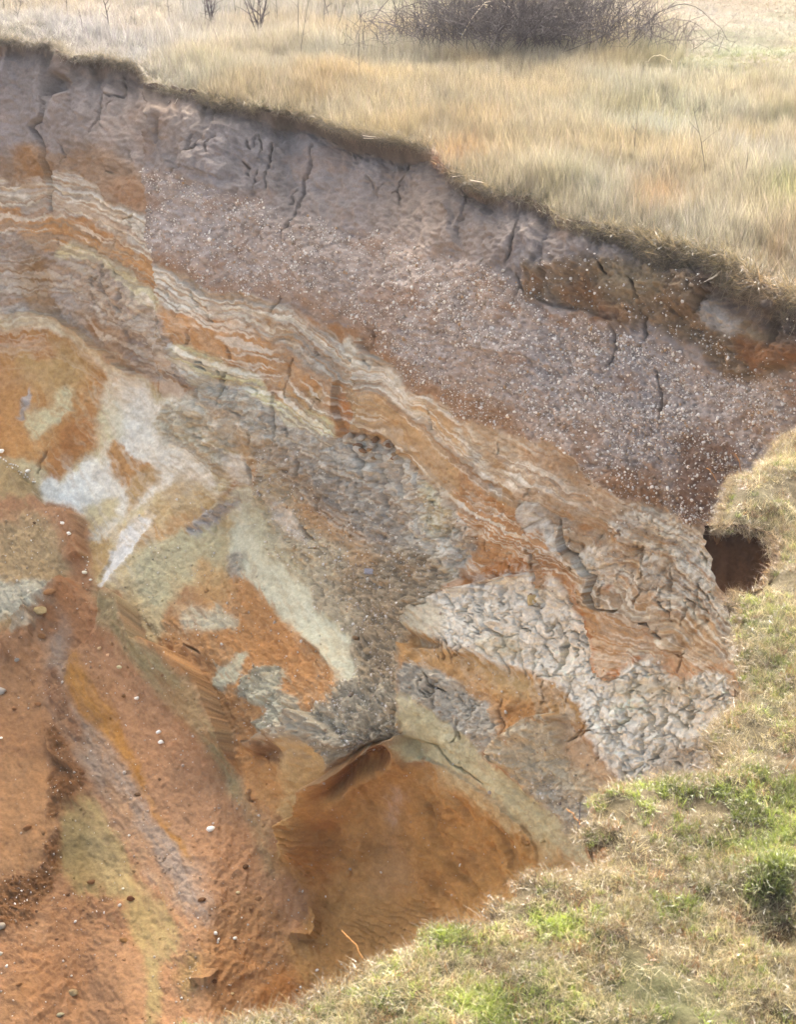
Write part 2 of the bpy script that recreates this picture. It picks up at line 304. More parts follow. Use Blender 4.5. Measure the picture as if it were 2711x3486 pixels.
# orange mass and ribbons right of centre
P((192, 140, 96), [(1540, 1660), (1600, 1640), (1680, 1700), (1740, 1735), (1770, 1790), (1800, 1830), (1830, 1900), (1815, 1950), (1770, 1960), (1724, 1955), (1654, 1975), (1590, 1996), (1545, 1985), (1575, 1920), (1612, 1880), (1612, 1820), (1565, 1788), (1536, 1720)], strat=.5, crumb=.3)
P((182, 116, 66), [(1545, 1985), (1565, 1950), (1654, 1930), (1724, 1905), (1790, 1900), (1815, 1940), (1724, 1960), (1654, 1975), (1590, 1996)], soft=4, crumb=.4)
P((190, 138, 96), [(1805, 1800), (1850, 1800), (1885, 1850), (1905, 1900), (1945, 1960), (1965, 2020), (1975, 2080), (1960, 2060), (1930, 1990), (1895, 1950), (1850, 1950), (1860, 1890)], soft=4, strat=.3)
P((176, 128, 86), [(1800, 1880), (1850, 1860), (1864, 1930), (1850, 2000), (1825, 2030), (1812, 1980)], soft=3, crumb=.7)
P((192, 146, 104), [(1950, 1975), (2000, 1985), (2012, 2062), (2090, 2062), (2150, 2082), (2200, 2130), (2260, 2200), (2320, 2250), (2400, 2250), (2490, 2240), (2510, 2300), (2420, 2288), (2330, 2322), (2280, 2305), (2240, 2242), (2190, 2192), (2130, 2202), (2120, 2292), (2050, 2305), (2008, 2262), (2000, 2130), (1962, 2060)], soft=3, strat=.15)
P((186, 158, 126), [(2010, 2050), (2100, 2020), (2200, 2060), (2330, 2100), (2420, 2110), (2440, 2200), (2400, 2240), (2330, 2230), (2270, 2200), (2200, 2120), (2120, 2080), (2060, 2070)], soft=6, strat=.5)
ST((184, 112, 62), [(1958, 1985), (1985, 2060), (2004, 2150), (2010, 2250), (2050, 2300), (2110, 2290), (2150, 2250), (2190, 2230), (2240, 2260), (2280, 2310)], 7, .85)
ST((186, 118, 70), [(2180, 2120), (2230, 2190), (2290, 2290), (2350, 2300), (2420, 2270), (2500, 2300), (2520, 2370)], 7, .7)
P((186, 120, 70), [(2370, 2320), (2430, 2320), (2510, 2380), (2500, 2390), (2430, 2350)], soft=4)
# cracked grey clay
P((220, 211, 194), [(1548, 1995), (1650, 1980), (1724, 1958), (1812, 1942), (1830, 2010), (1900, 1955), (1925, 2000), (1955, 2080), (1985, 2130), (1998, 2250), (2020, 2300), (2100, 2305), (2190, 2245), (2250, 2290), (2320, 2330), (2400, 2290), (2480, 2320), (2470, 2440), (2390, 2490), (2450, 2560), (2400, 2680), (2200, 2700), (2090, 2620), (2020, 2540), (1990, 2450), (1960, 2400), (1880, 2325), (1800, 2300), (1650, 2250), (1540, 2210), (1500, 2190), (1400, 2160), (1460, 2090), (1530, 2020)], warp=1.4, crack=1, crumb=.12)
P((190, 172, 130), [(1640, 2180), (1740, 2160), (1780, 2200), (1740, 2230), (1650, 2225)], soft=14, a=.6, crack=.7, crumb=.3)
P((186, 164, 118), [(2080, 2320), (2300, 2330), (2400, 2340), (2360, 2370), (2150, 2370)], soft=16, a=.5, crack=.7, crumb=.3)
P((168, 146, 122), [(2250, 2560), (2400, 2520), (2500, 2580), (2400, 2660), (2200, 2670)], soft=18, a=.6, crack=.8, crumb=.4)
P((196, 184, 158), [(1450, 2090), (1530, 2060), (1545, 2160), (1480, 2190), (1410, 2160)], soft=8, streak=.4)
# pale tongue, scree, orange centre
P((184, 166, 138), [(900, 1560), (1000, 1640), (1080, 1740), (1250, 1830), (1400, 1860), (1540, 1940), (1470, 2080), (1400, 2170), (1380, 2300), (1370, 2420), (1340, 2490), (1220, 2540), (1150, 2600), (1080, 2640), (1060, 2570), (960, 2500), (860, 2530), (850, 2500), (920, 2450), (1000, 2430), (1130, 2350), (1180, 2200), (1100, 2090), (980, 1960), (880, 1880), (820, 1780), (860, 1700)], warp=1.8, soft=8, crumb=.9, gravel=.2)
P((166, 142, 114), [(1200, 1880), (1350, 1850), (1470, 1900), (1500, 1980), (1440, 2070), (1390, 2180), (1360, 2300), (1250, 2330), (1200, 2280), (1240, 2120), (1200, 2000)], warp=2, soft=18, a=.9, crumb=1, gravel=.45)
P((158, 144, 122), [(1180, 2320), (1350, 2330), (1370, 2420), (1330, 2490), (1180, 2580), (1090, 2630), (1070, 2560), (950, 2480), (1050, 2420)], warp=2, soft=12, a=.9, crumb=1, gravel=.4)
P((190, 184, 158), [(760, 1690), (850, 1650), (900, 1760), (900, 1860), (960, 1950), (1060, 2020), (1080, 2070), (1150, 2110), (1200, 2190), (1190, 2300), (1140, 2290), (1080, 2210), (1000, 2150), (930, 2070), (860, 2000), (800, 1940), (760, 1850)], warp=1.6, soft=8, streak=.6)
P((172, 164, 134), [(840, 1700), (900, 1700), (930, 1800), (1000, 1900), (1060, 1990), (980, 1960), (900, 1880), (850, 1800)], soft=14, a=.6, streak=.6, crumb=.3)
P((196, 184, 170), [(920, 1690), (1000, 1740), (1060, 1850), (1030, 1850), (960, 1800), (920, 1740)], soft=8, a=.7, crumb=.4)
P((192, 146, 102), [(1000, 1700), (1120, 1740), (1240, 1820), (1290, 1920), (1240, 1930), (1150, 1850), (1060, 1790)], warp=2, soft=16, a=.75, crumb=.6)
P((190, 134, 86), [(720, 1960), (800, 1960), (870, 2020), (950, 2085), (1000, 2145), (1080, 2200), (1145, 2300), (1125, 2360), (1030, 2395), (960, 2420), (860, 2500), (830, 2620), (780, 2540), (740, 2420), (680, 2300), (620, 2235), (530, 2215), (540, 2130), (620, 2110), (700, 2060)], warp=1.6, soft=6, crumb=.45, streak=.3)
P((188, 176, 150), [(640, 2080), (700, 2060), (780, 2090), (790, 2130), (720, 2140), (650, 2130)], warp=2.2, soft=5, crumb=.5)
P((178, 172, 146), [(725, 2300), (770, 2260), (840, 2230), (810, 2300), (760, 2350), (720, 2320)], warp=1.2, soft=3, crumb=.2)
P((172, 164, 140), [(830, 2320), (900, 2270), (960, 2280), (950, 2340), (1000, 2400), (950, 2450), (880, 2500), (840, 2470), (880, 2420), (810, 2380)], warp=2, soft=4, crumb=1, gravel=.2)
P((192, 166, 124), [(290, 1740), (400, 1680), (560, 1600), (700, 1620), (760, 1690), (770, 1850), (790, 1960), (720, 1990), (640, 2010), (590, 2100), (560, 2200), (525, 2215), (490, 2090), (430, 2020), (360, 2000), (290, 1890)], warp=1.5, soft=6, streak=.7, crumb=.25)
P((178, 170, 136), [(500, 1890), (600, 1800), (720, 1780), (760, 1880), (720, 1960), (640, 2000), (560, 2100), (510, 2030), (470, 1960)], warp=2, soft=14, a=.75, streak=.8, crumb=.3)
P((192, 140, 92), [(520, 1820), (600, 1770), (680, 1760), (660, 1800), (560, 1850), (500, 1900)], warp=2, soft=10, a=.8, streak=.5)
P((190, 146, 98), [(700, 1900), (790, 1980), (760, 2060), (700, 2050), (680, 1980)], warp=2, soft=12, a=.8, crumb=.3)
# left orange mound, white sand
P((188, 170, 132), [(-704, 1040), (0, 1070), (150, 1078), (270, 1125), (400, 1215), (520, 1290), (650, 1380), (700, 1420), (760, 1500), (800, 1600), (740, 1680), (600, 1660), (400, 1780), (0, 1640), (-704, 1500)], warp=1.2, soft=5, streak=.5)
P((186, 132, 80), [(-704, 1130), (0, 1112), (130, 1120), (280, 1150), (370, 1200), (402, 1258), (372, 1312), (362, 1400), (345, 1500), (300, 1570), (220, 1625), (150, 1640), (100, 1560), (-704, 1480)], warp=1.4, soft=5, streak=.55, crumb=.25)
P((180, 150, 100), [(60, 1180), (250, 1170), (340, 1200), (300, 1290), (230, 1330), (150, 1330), (60, 1260)], warp=2, soft=24, a=.7, streak=.5)
P((176, 114, 64), [(-100, 1120), (120, 1150), (190, 1200), (140, 1220), (60, 1170), (-100, 1180)], warp=2, soft=8, a=.8, crumb=.5)
P((168, 104, 56), [(170, 1640), (180, 1540), (250, 1440), (330, 1400), (350, 1480), (300, 1560), (220, 1610)], warp=2, soft=16, a=.7, streak=.5)
P((192, 178, 140), [(75, 1390), (150, 1372), (215, 1310), (262, 1325), (252, 1400), (230, 1442), (180, 1452), (108, 1480), (82, 1430)], warp=1.6, soft=5, streak=.4, crumb=.2)
P((160, 148, 138), [(48, 1400), (85, 1320), (92, 1350), (60, 1410)], soft=2, crumb=.8)
P((206, 200, 184), [(405, 1230), (500, 1285), (560, 1345), (620, 1360), (635, 1410), (600, 1470), (660, 1520), (710, 1590), (720, 1640), (640, 1650), (570, 1660), (520, 1705), (480, 1720), (400, 1745), (385, 1680), (300, 1705), (270, 1745), (165, 1735), (120, 1660), (170, 1620), (230, 1642), (330, 1562), (388, 1490), (388, 1400), (368, 1340), (402, 1270)], warp=1.8, soft=6, streak=.3)
P((194, 182, 148), [(395, 1290), (430, 1380), (440, 1450), (390, 1540), (330, 1580), (350, 1480), (365, 1380)], soft=14, a=.7, streak=.6)
P((200, 184, 154), [(0, 1068), (100, 1072), (180, 1088), (260, 1125), (400, 1225), (420, 1260), (300, 1180), (180, 1125), (60, 1105), (0, 1100)], soft=5, a=.8)
P((188, 136, 86), [(388, 1490), (430, 1505), (470, 1560), (520, 1590), (510, 1640), (470, 1620), (430, 1650), (400, 1645), (382, 1570)], warp=1.4, soft=3, streak=.4)
P((186, 150, 104), [(430, 1640), (520, 1600), (530, 1650), (460, 1700), (440, 1740), (420, 1700)], warp=2, soft=5, streak=.6)
P((190, 160, 116), [(540, 1700), (600, 1640), (660, 1650), (620, 1720), (560, 1760)], warp=2, soft=12, a=.7, streak=.6)
P((172, 162, 138), [(540, 1400), (640, 1360), (730, 1430), (780, 1540), (720, 1600), (640, 1540), (560, 1460)], warp=2.4, soft=10, a=.9, crumb=1)
P((204, 196, 180), [(758, 1540), (790, 1530), (835, 1570), (850, 1640), (830, 1650), (780, 1610)], soft=2, crumb=.2)
P((204, 198, 188), [(400, 1845), (430, 1795), (480, 1765), (540, 1758), (515, 1810), (485, 1870), (440, 1930), (400, 1970), (355, 2008), (358, 1965), (385, 1910)], warp=.7, soft=2, streak=.35)
P((166, 156, 148), [(650, 1810), (700, 1760), (780, 1700), (810, 1700), (770, 1750), (700, 1810), (655, 1830)], warp=1.6, soft=3, crumb=1)
P((160, 146, 130), [(780, 1900), (830, 1890), (845, 1950), (810, 1975), (780, 1950)], warp=2, soft=6, a=.8, crumb=1)
# lower orange curtain by the white slab
P((180, 144, 96), [(280, 1800), (360, 1810), (390, 1880), (350, 1960), (300, 1930), (285, 1860)], warp=1.5, soft=5, streak=.6)
P((186, 180, 164), [(300, 1800), (340, 1770), (400, 1750), (420, 1760), (380, 1800), (320, 1830)], warp=1.8, soft=4, a=.8)
# lower-left slopes
P((164, 138, 98), [(-704, 1480), (0, 1560), (60, 1600), (130, 1680), (110, 1740), (0, 1720), (-704, 1650)], warp=1.2, soft=10, streak=.4)
P((172, 124, 90), [(-704, 1640), (0, 1700), (120, 1700), (290, 1745), (300, 1900), (330, 2000), (420, 2030), (480, 2090), (530, 2230), (640, 2270), (740, 2400), (830, 2620), (930, 2760), (1000, 2900), (1000, 3000), (1080, 3100), (1200, 3260), (1200, 3880), (-704, 3880)], warp=1.2, soft=6, crumb=.2, streak=.25)
P((172, 142, 104), [(-704, 1740), (0, 1775), (60, 1745), (150, 1765), (215, 1850), (235, 1930), (180, 2000), (120, 2060), (0, 2150), (-704, 2200)], warp=2, soft=14, crumb=.5)
P((182, 174, 152), [(-704, 1990), (0, 1990), (100, 1960), (190, 1975), (200, 2010), (130, 2060), (60, 2110), (-704, 2230)], warp=2, soft=6, crumb=.6, crack=.2)
P((178, 168, 144), [(50, 2140), (110, 2115), (115, 2160), (60, 2170)], warp=1.6, soft=4, a=.8)
P((164, 108, 70), [(230, 1800), (300, 1850), (300, 1960), (360, 2100), (340, 2200), (240, 2250), (230, 2350), (180, 2200), (110, 2160), (200, 2020), (250, 1940)], warp=1.4, soft=12, a=.8, crumb=.25)
P((148, 130, 94), [(320, 2000), (400, 2035), (480, 2085), (495, 2180), (545, 2230), (640, 2275), (700, 2345), (742, 2430), (782, 2545), (800, 2620), (830, 2720), (780, 2700), (700, 2500), (600, 2420), (520, 2320), (440, 2200), (370, 2110)], warp=1.4, soft=12, streak=.5, crumb=.25)
P((156, 118, 82), [(560, 2340), (700, 2380), (760, 2520), (700, 2520), (620, 2440)], warp=2, soft=16, a=.6, streak=.4)
P((150, 134, 120), [(190, 2110), (215, 2150), (240, 2300), (238, 2380), (300, 2460), (360, 2560), (440, 2620), (500, 2750), (600, 2900), (680, 3080), (700, 3170), (640, 3140), (560, 3070), (500, 2980), (430, 2870), (350, 2750), (270, 2640), (220, 2560), (160, 2460), (150, 2300), (175, 2200)], warp=2.6, soft=16, a=.75, streak=1, crumb=.25)
P((160, 108, 74), [(150, 2300), (200, 2280), (230, 2380), (260, 2480), (220, 2520), (170, 2440)], warp=2, soft=8, a=.8, crumb=.6)
P((162, 118, 84), [(330, 2650), (400, 2700), (480, 2850), (560, 2990), (580, 3080), (520, 3000), (440, 2880), (360, 2760)], warp=2, soft=8, a=.75, streak=1)
P((178, 122, 62), [(242, 2230), (300, 2280), (390, 2450), (470, 2600), (520, 2740), (590, 2840), (650, 2960), (620, 2930), (540, 2800), (450, 2640), (340, 2490), (245, 2370)], warp=1.2, soft=8, streak=.7)
P((166, 140, 96), [(248, 2735), (300, 2725), (345, 2765), (400, 2850), (440, 2960), (480, 3030), (560, 3110), (612, 3200), (592, 3262), (562, 3300), (552, 3500), (490, 3600), (500, 3300), (480, 3230), (430, 3150), (400, 3055), (310, 3045), (230, 3035), (182, 2950), (170, 2880), (200, 2800)], warp=1.4, soft=8, streak=.2)
P((148, 124, 82), [(180, 2880), (230, 2830), (290, 2870), (300, 2960), (270, 3030), (220, 3020)], soft=14, a=.7)
P((180, 156, 112), [(300, 2860), (370, 2860), (420, 2960), (470, 3030), (400, 3040), (330, 2990)], soft=12, a=.8)
P((184, 134, 94), [(-704, 2500), (0, 2560), (130, 2580), (160, 2690), (112, 2785), (190, 2785), (130, 2880), (60, 2960), (-704, 3150)], warp=1.2, soft=3, streak=.15)
P((174, 122, 82), [(-704, 2200), (0, 2240), (100, 2200), (140, 2300), (150, 2450), (130, 2580), (0, 2560), (-704, 2500)], warp=1.2, soft=20, a=.7)
P((138, 92, 56), [(140, 2460), (210, 2560), (270, 2640), (250, 2720), (190, 2790), (180, 2880), (180, 2960), (120, 3100), (0, 3180), (-704, 3300), (-704, 3150), (60, 2970), (130, 2885), (190, 2790), (120, 2780), (160, 2690)], warp=1.6, soft=8, crumb=.6)
P((184, 136, 100), [(290, 3180), (360, 3170), (410, 3200), (480, 3240), (500, 3310), (500, 3420), (480, 3600), (240, 3600), (200, 3480), (330, 3330), (300, 3250)], warp=2, soft=6, a=.85)
P((186, 140, 106), [(90, 3180), (150, 3150), (160, 3200), (110, 3230)], warp=2, soft=5, a=.8)
P((174, 126, 88), [(0, 3420), (80, 3340), (130, 3320), (100, 3420), (0, 3520)], warp=2, soft=8, a=.7)
P((160, 132, 84), [(640, 3270), (700, 3240), (720, 3310), (660, 3400), (630, 3350)], warp=2, soft=16, a=.7, crumb=.6)
P((168, 120, 80), [(720, 3100), (900, 3060), (1000, 3200), (960, 3400), (760, 3500), (700, 3300)], warp=2, soft=20, a=.8, crumb=.25)
P((168, 150, 104), [(1020, 3230), (1100, 3230), (1110, 3270), (1050, 3290)], warp=2, soft=8, a=.7)
P((160, 100, 50), [(880, 3400), (1000, 3290), (1080, 3300), (1080, 3500), (880, 3560)], soft=10, a=.8, streak=.4)
P((150, 134, 100), [(830, 2640), (880, 2700), (930, 2850), (960, 2980), (900, 2990), (850, 2850)], warp=2.4, soft=12, a=.5, crumb=.5)
# right-hand lower bank
P((186, 140, 92), [(1398, 2180), (1500, 2190), (1640, 2250), (1800, 2292), (1900, 2332), (1965, 2405), (2010, 2500), (1960, 2480), (1900, 2442), (1850, 2462), (1785, 2492), (1722, 2505), (1680, 2410), (1600, 2375), (1530, 2302), (1440, 2292), (1393, 2255)], warp=1.2, soft=5, streak=.4, crumb=.2)
P((180, 122, 72), [(1600, 2340), (1700, 2380), (1850, 2400), (1840, 2460), (1780, 2495), (1720, 2505), (1680, 2420)], warp=1.6, soft=12, a=.7, crumb=.4)
P((176, 148, 104), [(1560, 2240), (1700, 2280), (1850, 2340), (1800, 2370), (1650, 2310)], soft=12, a=.6, keep=1)
P((180, 168, 150), [(1393, 2285), (1450, 2292), (1540, 2312), (1620, 2385), (1688, 2410), (1722, 2505), (1700, 2560), (1640, 2560), (1570, 2530), (1500, 2450), (1420, 2402), (1386, 2395)], warp=1.6, crumb=.5, crack=.5, flute=.5)
P((184, 172, 136), [(1386, 2385), (1450, 2412), (1560, 2482), (1640, 2560), (1750, 2660), (1900, 2790), (1990, 2880), (2000, 2980), (1900, 2880), (1800, 2880), (1720, 2740), (1600, 2640), (1450, 2600), (1350, 2540), (1360, 2480)], warp=1.1, soft=4, streak=.55)
P((190, 172, 144), [(1700, 2580), (1745, 2515), (1795, 2468), (1862, 2432), (1922, 2450), (1965, 2505), (2100, 2640), (2160, 2660), (2040, 2700), (2000, 2800), (1975, 2850), (1880, 2780), (1790, 2690)], warp=1.8, soft=5, crumb=.6, streak=.3)
P((184, 144, 108), [(1930, 2470), (2010, 2520), (2120, 2650), (2060, 2690), (2000, 2640), (1930, 2560)], warp=2, soft=16, a=.8, streak=.5)
P((174, 164, 148), [(1800, 2650), (1880, 2640), (1990, 2740), (2010, 2860), (1940, 2820), (1860, 2760)], warp=2, soft=12, a=.7, gravel=.35, crumb=.6)
P((186, 148, 100), [(1780, 2880), (1830, 2850), (1950, 2920), (2000, 2990), (1900, 3000), (1790, 2980)], warp=2, soft=14, a=.8, streak=.3)
# cave hollow and cream spur
P((182, 130, 78), [(1330, 2512), (1362, 2545), (1402, 2592), (1500, 2618), (1640, 2682), (1742, 2782), (1802, 2882), (1832, 2955), (1900, 2990), (1900, 3300), (1300, 3600), (1000, 3300), (1080, 3110), (1000, 3010), (945, 2930), (1022, 2782), (1062, 2702), (1152, 2640), (1262, 2542)], warp=2.4, soft=12, flake=.35, streak=.2)
P((178, 124, 70), [(1440, 2680), (1600, 2690), (1740, 2800), (1790, 2930), (1640, 3060), (1500, 3080), (1400, 2920), (1420, 2780)], warp=2, soft=20, a=.7, flake=1)
P((134, 80, 42), [(1170, 2628), (1280, 2535), (1330, 2530), (1312, 2590), (1240, 2640), (1130, 2710)], warp=1.4, soft=9, crumb=.5)  # shadow of the recess below the roof edge, painted in
for q in [(1120, 2790, 34), (1180, 2900, 60), (1500, 2760, 30), (1600, 2860, 40), (1470, 2960, 46), (1340, 2880, 24)]: P((170, 116, 68), [(q[0]-q[2]*2, q[1]+q[2]), (q[0], q[1]-q[2]), (q[0]+q[2]*2, q[1]), (q[0], q[1]+q[2]*1.4)], warp=3, soft=20, a=.5, flake=1, crumb=.4)
P((196, 176, 134), [(1560, 2600), (1700, 2680), (1820, 2800), (1880, 2900), (1820, 2890), (1720, 2790), (1600, 2690), (1480, 2630)], warp=3.4, soft=12, a=.6, streak=.8)
P((176, 132, 92), [(1290, 2690), (1340, 2720), (1330, 2860), (1380, 3000), (1320, 3060), (1220, 3050), (1270, 2940), (1280, 2820)], warp=2, soft=20, a=.6, streak=.5)
P((188, 150, 122), [(1325, 2700), (1340, 2740), (1305, 2840), (1290, 2830)], warp=2, soft=5, a=.7)
P((148, 92, 48), [(1000, 2940), (1060, 2800), (1150, 2780), (1180, 2880), (1120, 3000), (1100, 3100), (1020, 3040)], warp=2, soft=20, a=.6, flake=.6)
P((196, 158, 108), [(900, 2640), (960, 2540), (1040, 2520), (1090, 2600), (1088, 2640), (1090, 2680), (1060, 2752), (1012, 2782), (1022, 2860), (942, 2922), (975, 2850), (955, 2780), (890, 2720)], warp=1, soft=3, streak=.3)
P((186, 126, 74), [(800, 2560), (880, 2560), (960, 2620), (960, 2740), (900, 2740), (840, 2680)], warp=1.5, soft=8, a=.8, crumb=.3)
P((112, 68, 38), [(895, 2540), (950, 2520), (975, 2560), (950, 2600), (905, 2590)], warp=1.4, soft=5, crumb=.5)  # shade inside the small hole below the scree, painted in

# intermixing along the contacts: the beds are smeared into each other
def resample(a, dx, dy):
    j = np.clip((GX+dx-X0)/S, 0, W-1.01); i = np.clip((GY+dy-Y0_)/S, 0, H-1.01)
    return a[i.astype(int), j.astype(int)]
A1 = fb(24, 4, 301, gain=.8)*5.5; A2 = fb(24, 4, 302, gain=.8)*5.5
C1 = resample(COL, A1, A2); sl = rot_noise(64, 160, 11, 3, 9)*34; sand = np.clip(1-(TX[..., 0]+TX[..., 1]+TX[..., 2]+TX[..., 4]), 0, 1)*sm(GY, 1500, 1700)
C2 = resample(COL, A1+sl*.45, A2+sl*.9); mixn = sm(fb(120, 4, 303), -.5, .6)*sand
C3 = resample(COL, A1*3.2, A2*3.2); m3 = .22*sm(fb(50, 3, 304), -.3, .8)
C1 = C1*(1-m3[..., None])+C3*m3[..., None]
COL[:] = C1*(1-.6*mixn[..., None])+C2*(.6*mixn[..., None])

# dark topsoil under the turf (organic earth along the rim; at right also painted shade)
below = GY-rimy[None, :]+WY*1.5
ts = 1-sm(below-40*(GX < 520)*(below > 20), 10+18*fb(180, 3, 91)[0][None, :], 70+40*fb(140, 3, 92)[0][None, :])
ts = ts*np.where(GX > 1750, 1.0, .72)
ts = np.maximum(ts, 1-sm(below-120*sm(GX, 2250, 2500), 0, 90)); t3 = ts[..., None]; COL[:] = COL*(1-t3)+np.float32(alb((98, 84, 76)))*t3  # band deepened at right as painted shade below the hanging grass
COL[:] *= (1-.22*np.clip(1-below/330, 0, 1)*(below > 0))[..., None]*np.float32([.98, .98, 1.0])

# ------------------------------------------------------------------ relief
FL, GR, CR, CB, SR, SK, FK = [TX[..., k] for k in range(7)]
PXM = 18.0/F                                   # metres per photo pixel at about 18 m
n_big = fb(420, 3, 21); n_mid = fb(130, 4, 22); n_sml = fb(30, 4, 23, gain=.7)
HT += .10*n_big+.035*n_mid
HT += n_sml*(.008+.042*CB+.018*FL+.016*GR+.014*CR)
flu = fb(26, 4, 31, asp=6); flu2 = fb(90, 3, 32, asp=4)
HT += FL*(.026*flu+.045*flu2)
f1, fe, cv = voro(72, 3, .5, .6); g1, ge, gc = voro(28, 4, .6, .55); h1, he, hc = voro(120, 9, .8, .7); p1, pe, pc = voro(11, 6, .4); q1, qe, qc = voro(70, 8, 2.0, .7)
vary = sm(n_mid+.4*n_big, -.6, .5)
HT += CR*(.007*cv+.005*gc*vary+.014*hc+.012*fb(60, 4, 97, asp=2)-.06*sm(.03-he, 0, .025)-.05*sm(.055-fe, 0, .04)*sm(vary+cv, .5, .9)-.013*sm(.10-ge, 0, .08)*sm(cv, .2, .7))
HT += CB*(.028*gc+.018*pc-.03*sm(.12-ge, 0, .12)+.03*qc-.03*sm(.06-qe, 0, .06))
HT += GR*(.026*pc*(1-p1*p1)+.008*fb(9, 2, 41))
vv = (-GX*math.sin(D2R(24))+GY*math.cos(D2R(24)))/26+1.1*fb(120, 4, 55)+.5*fb(34, 3, 56); saw = vv-np.floor(vv)
fkm = np.clip(FK, 0, 1)*sm(fb(150, 3, 57), -.7, .5)
HT += FK*(.09*rot_noise(62, 160, 40, 3, 61)); HT += fkm*(.10*saw*saw+.01*np.abs(rot_noise(26, 60, 12, 3, 5)))
vb = (-GX*math.sin(D2R(38))+GY*math.cos(D2R(38)))/15+.8*fb(160, 3, 58); sawb = vb-np.floor(vb); HT += .004*SK*sawb*(GY > 1500)*sm(n_mid, -.6, .6)
sk = rot_noise(-52, 120, 15, 3, 2); sk2 = rot_noise(48, 150, 16, 3, 7); left = sm(900-GX+0*GY, -150, 150)*sm(2050-GY, -60, 60)
skk = sk*left+sk2*(1-left); HT += SK*.010*skk
smooth_sand = np.clip(1-(FL+GR+CR+CB), 0, 1); HT += smooth_sand*(.006*fb(24, 4, 51, gain=.8)+.03*sm(GY, 1500, 1700)*fb(150, 4, 52, gain=.6)); HT += (.005+.009*(FL+CB+CR))*vn(8, 8, 53)+.008*fb(14, 2, 54)+.010*(1-.65*smooth_sand)*np.abs(fb(44, 4, 59, gain=.75))

# strata lines: follow the dip of the beds
DIP = np.array([(-704, 560), (0, 600), (160, 590), (300, 640), (540, 760), (560, 860), (640, 910), (740, 975), (1000, 1040), (1160, 1165), (1300, 1210), (1400, 1320), (1530, 1420), (1700, 1520), (1900, 1600), (2100, 1700), (2300, 1790), (2500, 2000), (3296, 2600)], float)
sd_ = GY-np.interp(gx, DIP[:, 0], DIP[:, 1])[None, :]+WY*1.7+12*n_mid+34*sm(GX, 1700, 2000)*fb(150, 3, 63)
band = hn(sd_/15+3, GX/700)+.9*hn(sd_/7.5+40, GX/400); band = np.sign(band)*np.abs(band)**.8
SRk = SR[..., None]
COL[:] *= 1+SRk*(band*.24)[..., None]*np.float32([.85, 1.0, 1.15])
HT += SR*.014*band
beds = np.clip(SR+.55*sm(sd_, -10, 40)*(1-sm(sd_, 420+.25*(GX > 600)*(1900-GX).clip(0, 1300), 760))*(1-GR)*(1-.6*(CR > .8)), 0, 1)*sm(GX, -800, -700)
t1 = hn(sd_/11+70, GX/420+5)+.35*fb(60, 3, 66); t2 = hn(sd_/13+170, GX/380+9)+.35*fb(60, 3, 67); t4 = hn(sd_/8+370, GX/300+9)+.35*fb(60, 3, 68)
for t_i, c_i, k_i in ((t1, (206, 196, 176), .60), (t2, (176, 132, 88), .55), (hn(sd_/9+270, GX/360), (140, 126, 112), .6), (t4, (214, 206, 190), .65), (hn(sd_/7+470, GX/260), (160, 112, 72), .45)):
    q_i = (k_i*beds*sm(t_i, .28, .55))[..., None]; COL[:] = COL*(1-q_i)+np.float32(alb(c_i))*q_i

# faults, lips, cracks, hollows
lip([(500, 260), (526, 330), (530, 560), (532, 640), (556, 790), (592, 900), (604, 1040), (642, 1180), (668, 1340)], .22, 260, 1)
lip([(180, 150), (168, 270), (176, 330), (160, 400), (112, 440), (150, 500), (162, 590), (166, 720)], .07, 120, -1)
lip([(745, 375), (748, 450), (712, 490), (700, 520), (672, 530), (666, 575), (640, 580), (560, 500)], .09, 120, 1)
lip([(640, 570), (700, 585), (790, 620)], .05, 60, 1)
lip([(1400, 520), (1470, 560), (1500, 620), (1520, 720), (1560, 860)], .06, 120, -1)
lip([(1880, 700), (1850, 850), (1800, 960)], .05, 100, -1)
lip([(1800, 1000), (1900, 1050), (2040, 1085), (2130, 1110)], .10, 130, -1)
lip([(2080, 1030), (2045, 1100), (2032, 1250), (2030, 1330)], .09, 90, 1)
lip([(2300, 920), (2312, 1010), (2290, 1050)], .12, 90, 1)
lip([(2430, 870), (2428, 960), (2390, 1010), (2372, 1070)], .15, 110, -1)
lip([(2620, 1010), (2612, 1170), (2640, 1260)], .2, 160, 1)
lip([(1245, 1160), (1220, 1172), (1212, 1286), (1236, 1380), (1244, 1474)], .16, 60, 1, .5)
lip([(1150, 1280), (1140, 1350), (1155, 1420), (1190, 1478)], .10, 70, -1, .5)
lip([(1190, 1482), (1250, 1480), (1330, 1500), (1350, 1560)], .12, 40, 1)
lip([(990, 1225), (985, 1300), (990, 1350)], .05, 60, 1)
lip([(1600, 1180), (1740, 1210), (1900, 1260)], .04, 80, 1)
lip([(1763, 1700), (1772, 1771), (1807, 1812), (1842, 1865), (1866, 1924), (1860, 1985), (1830, 2035)], .06, 70, 1)
lip([(1897, 1774), (1925, 1864), (1959, 1887), (1993, 1943), (2019, 1960), (2016, 2017), (2039, 2071)], .05, 90, -1)
lip([(2112, 2068), (2146, 2085), (2186, 2119), (2225, 2119), (2248, 2153), (2265, 2204), (2310, 2240)], .10, 110, 1)
lip([(1545, 1990), (1654, 1975), (1724, 1957), (1812, 1940)], .07, 40, -1)
lip([(1955, 1985), (1985, 2060), (2002, 2150), (2008, 2250), (2050, 2302), (2115, 2292)], .05, 60, 1)
lip([(1393, 2190), (1380, 2300), (1368, 2430), (1345, 2500)], .13, 200, 1)
lip([(1545, 1960), (1520, 2030), (1450, 2100), (1410, 2170)], .14, 180, 1)
lip([(1950, 2440), (1860, 2430), (1800, 2465), (1745, 2515), (1690, 2600)], .16, 130, 1)
lip([(1680, 2400), (1722, 2500), (1790, 2475)], .06, 50, 1)
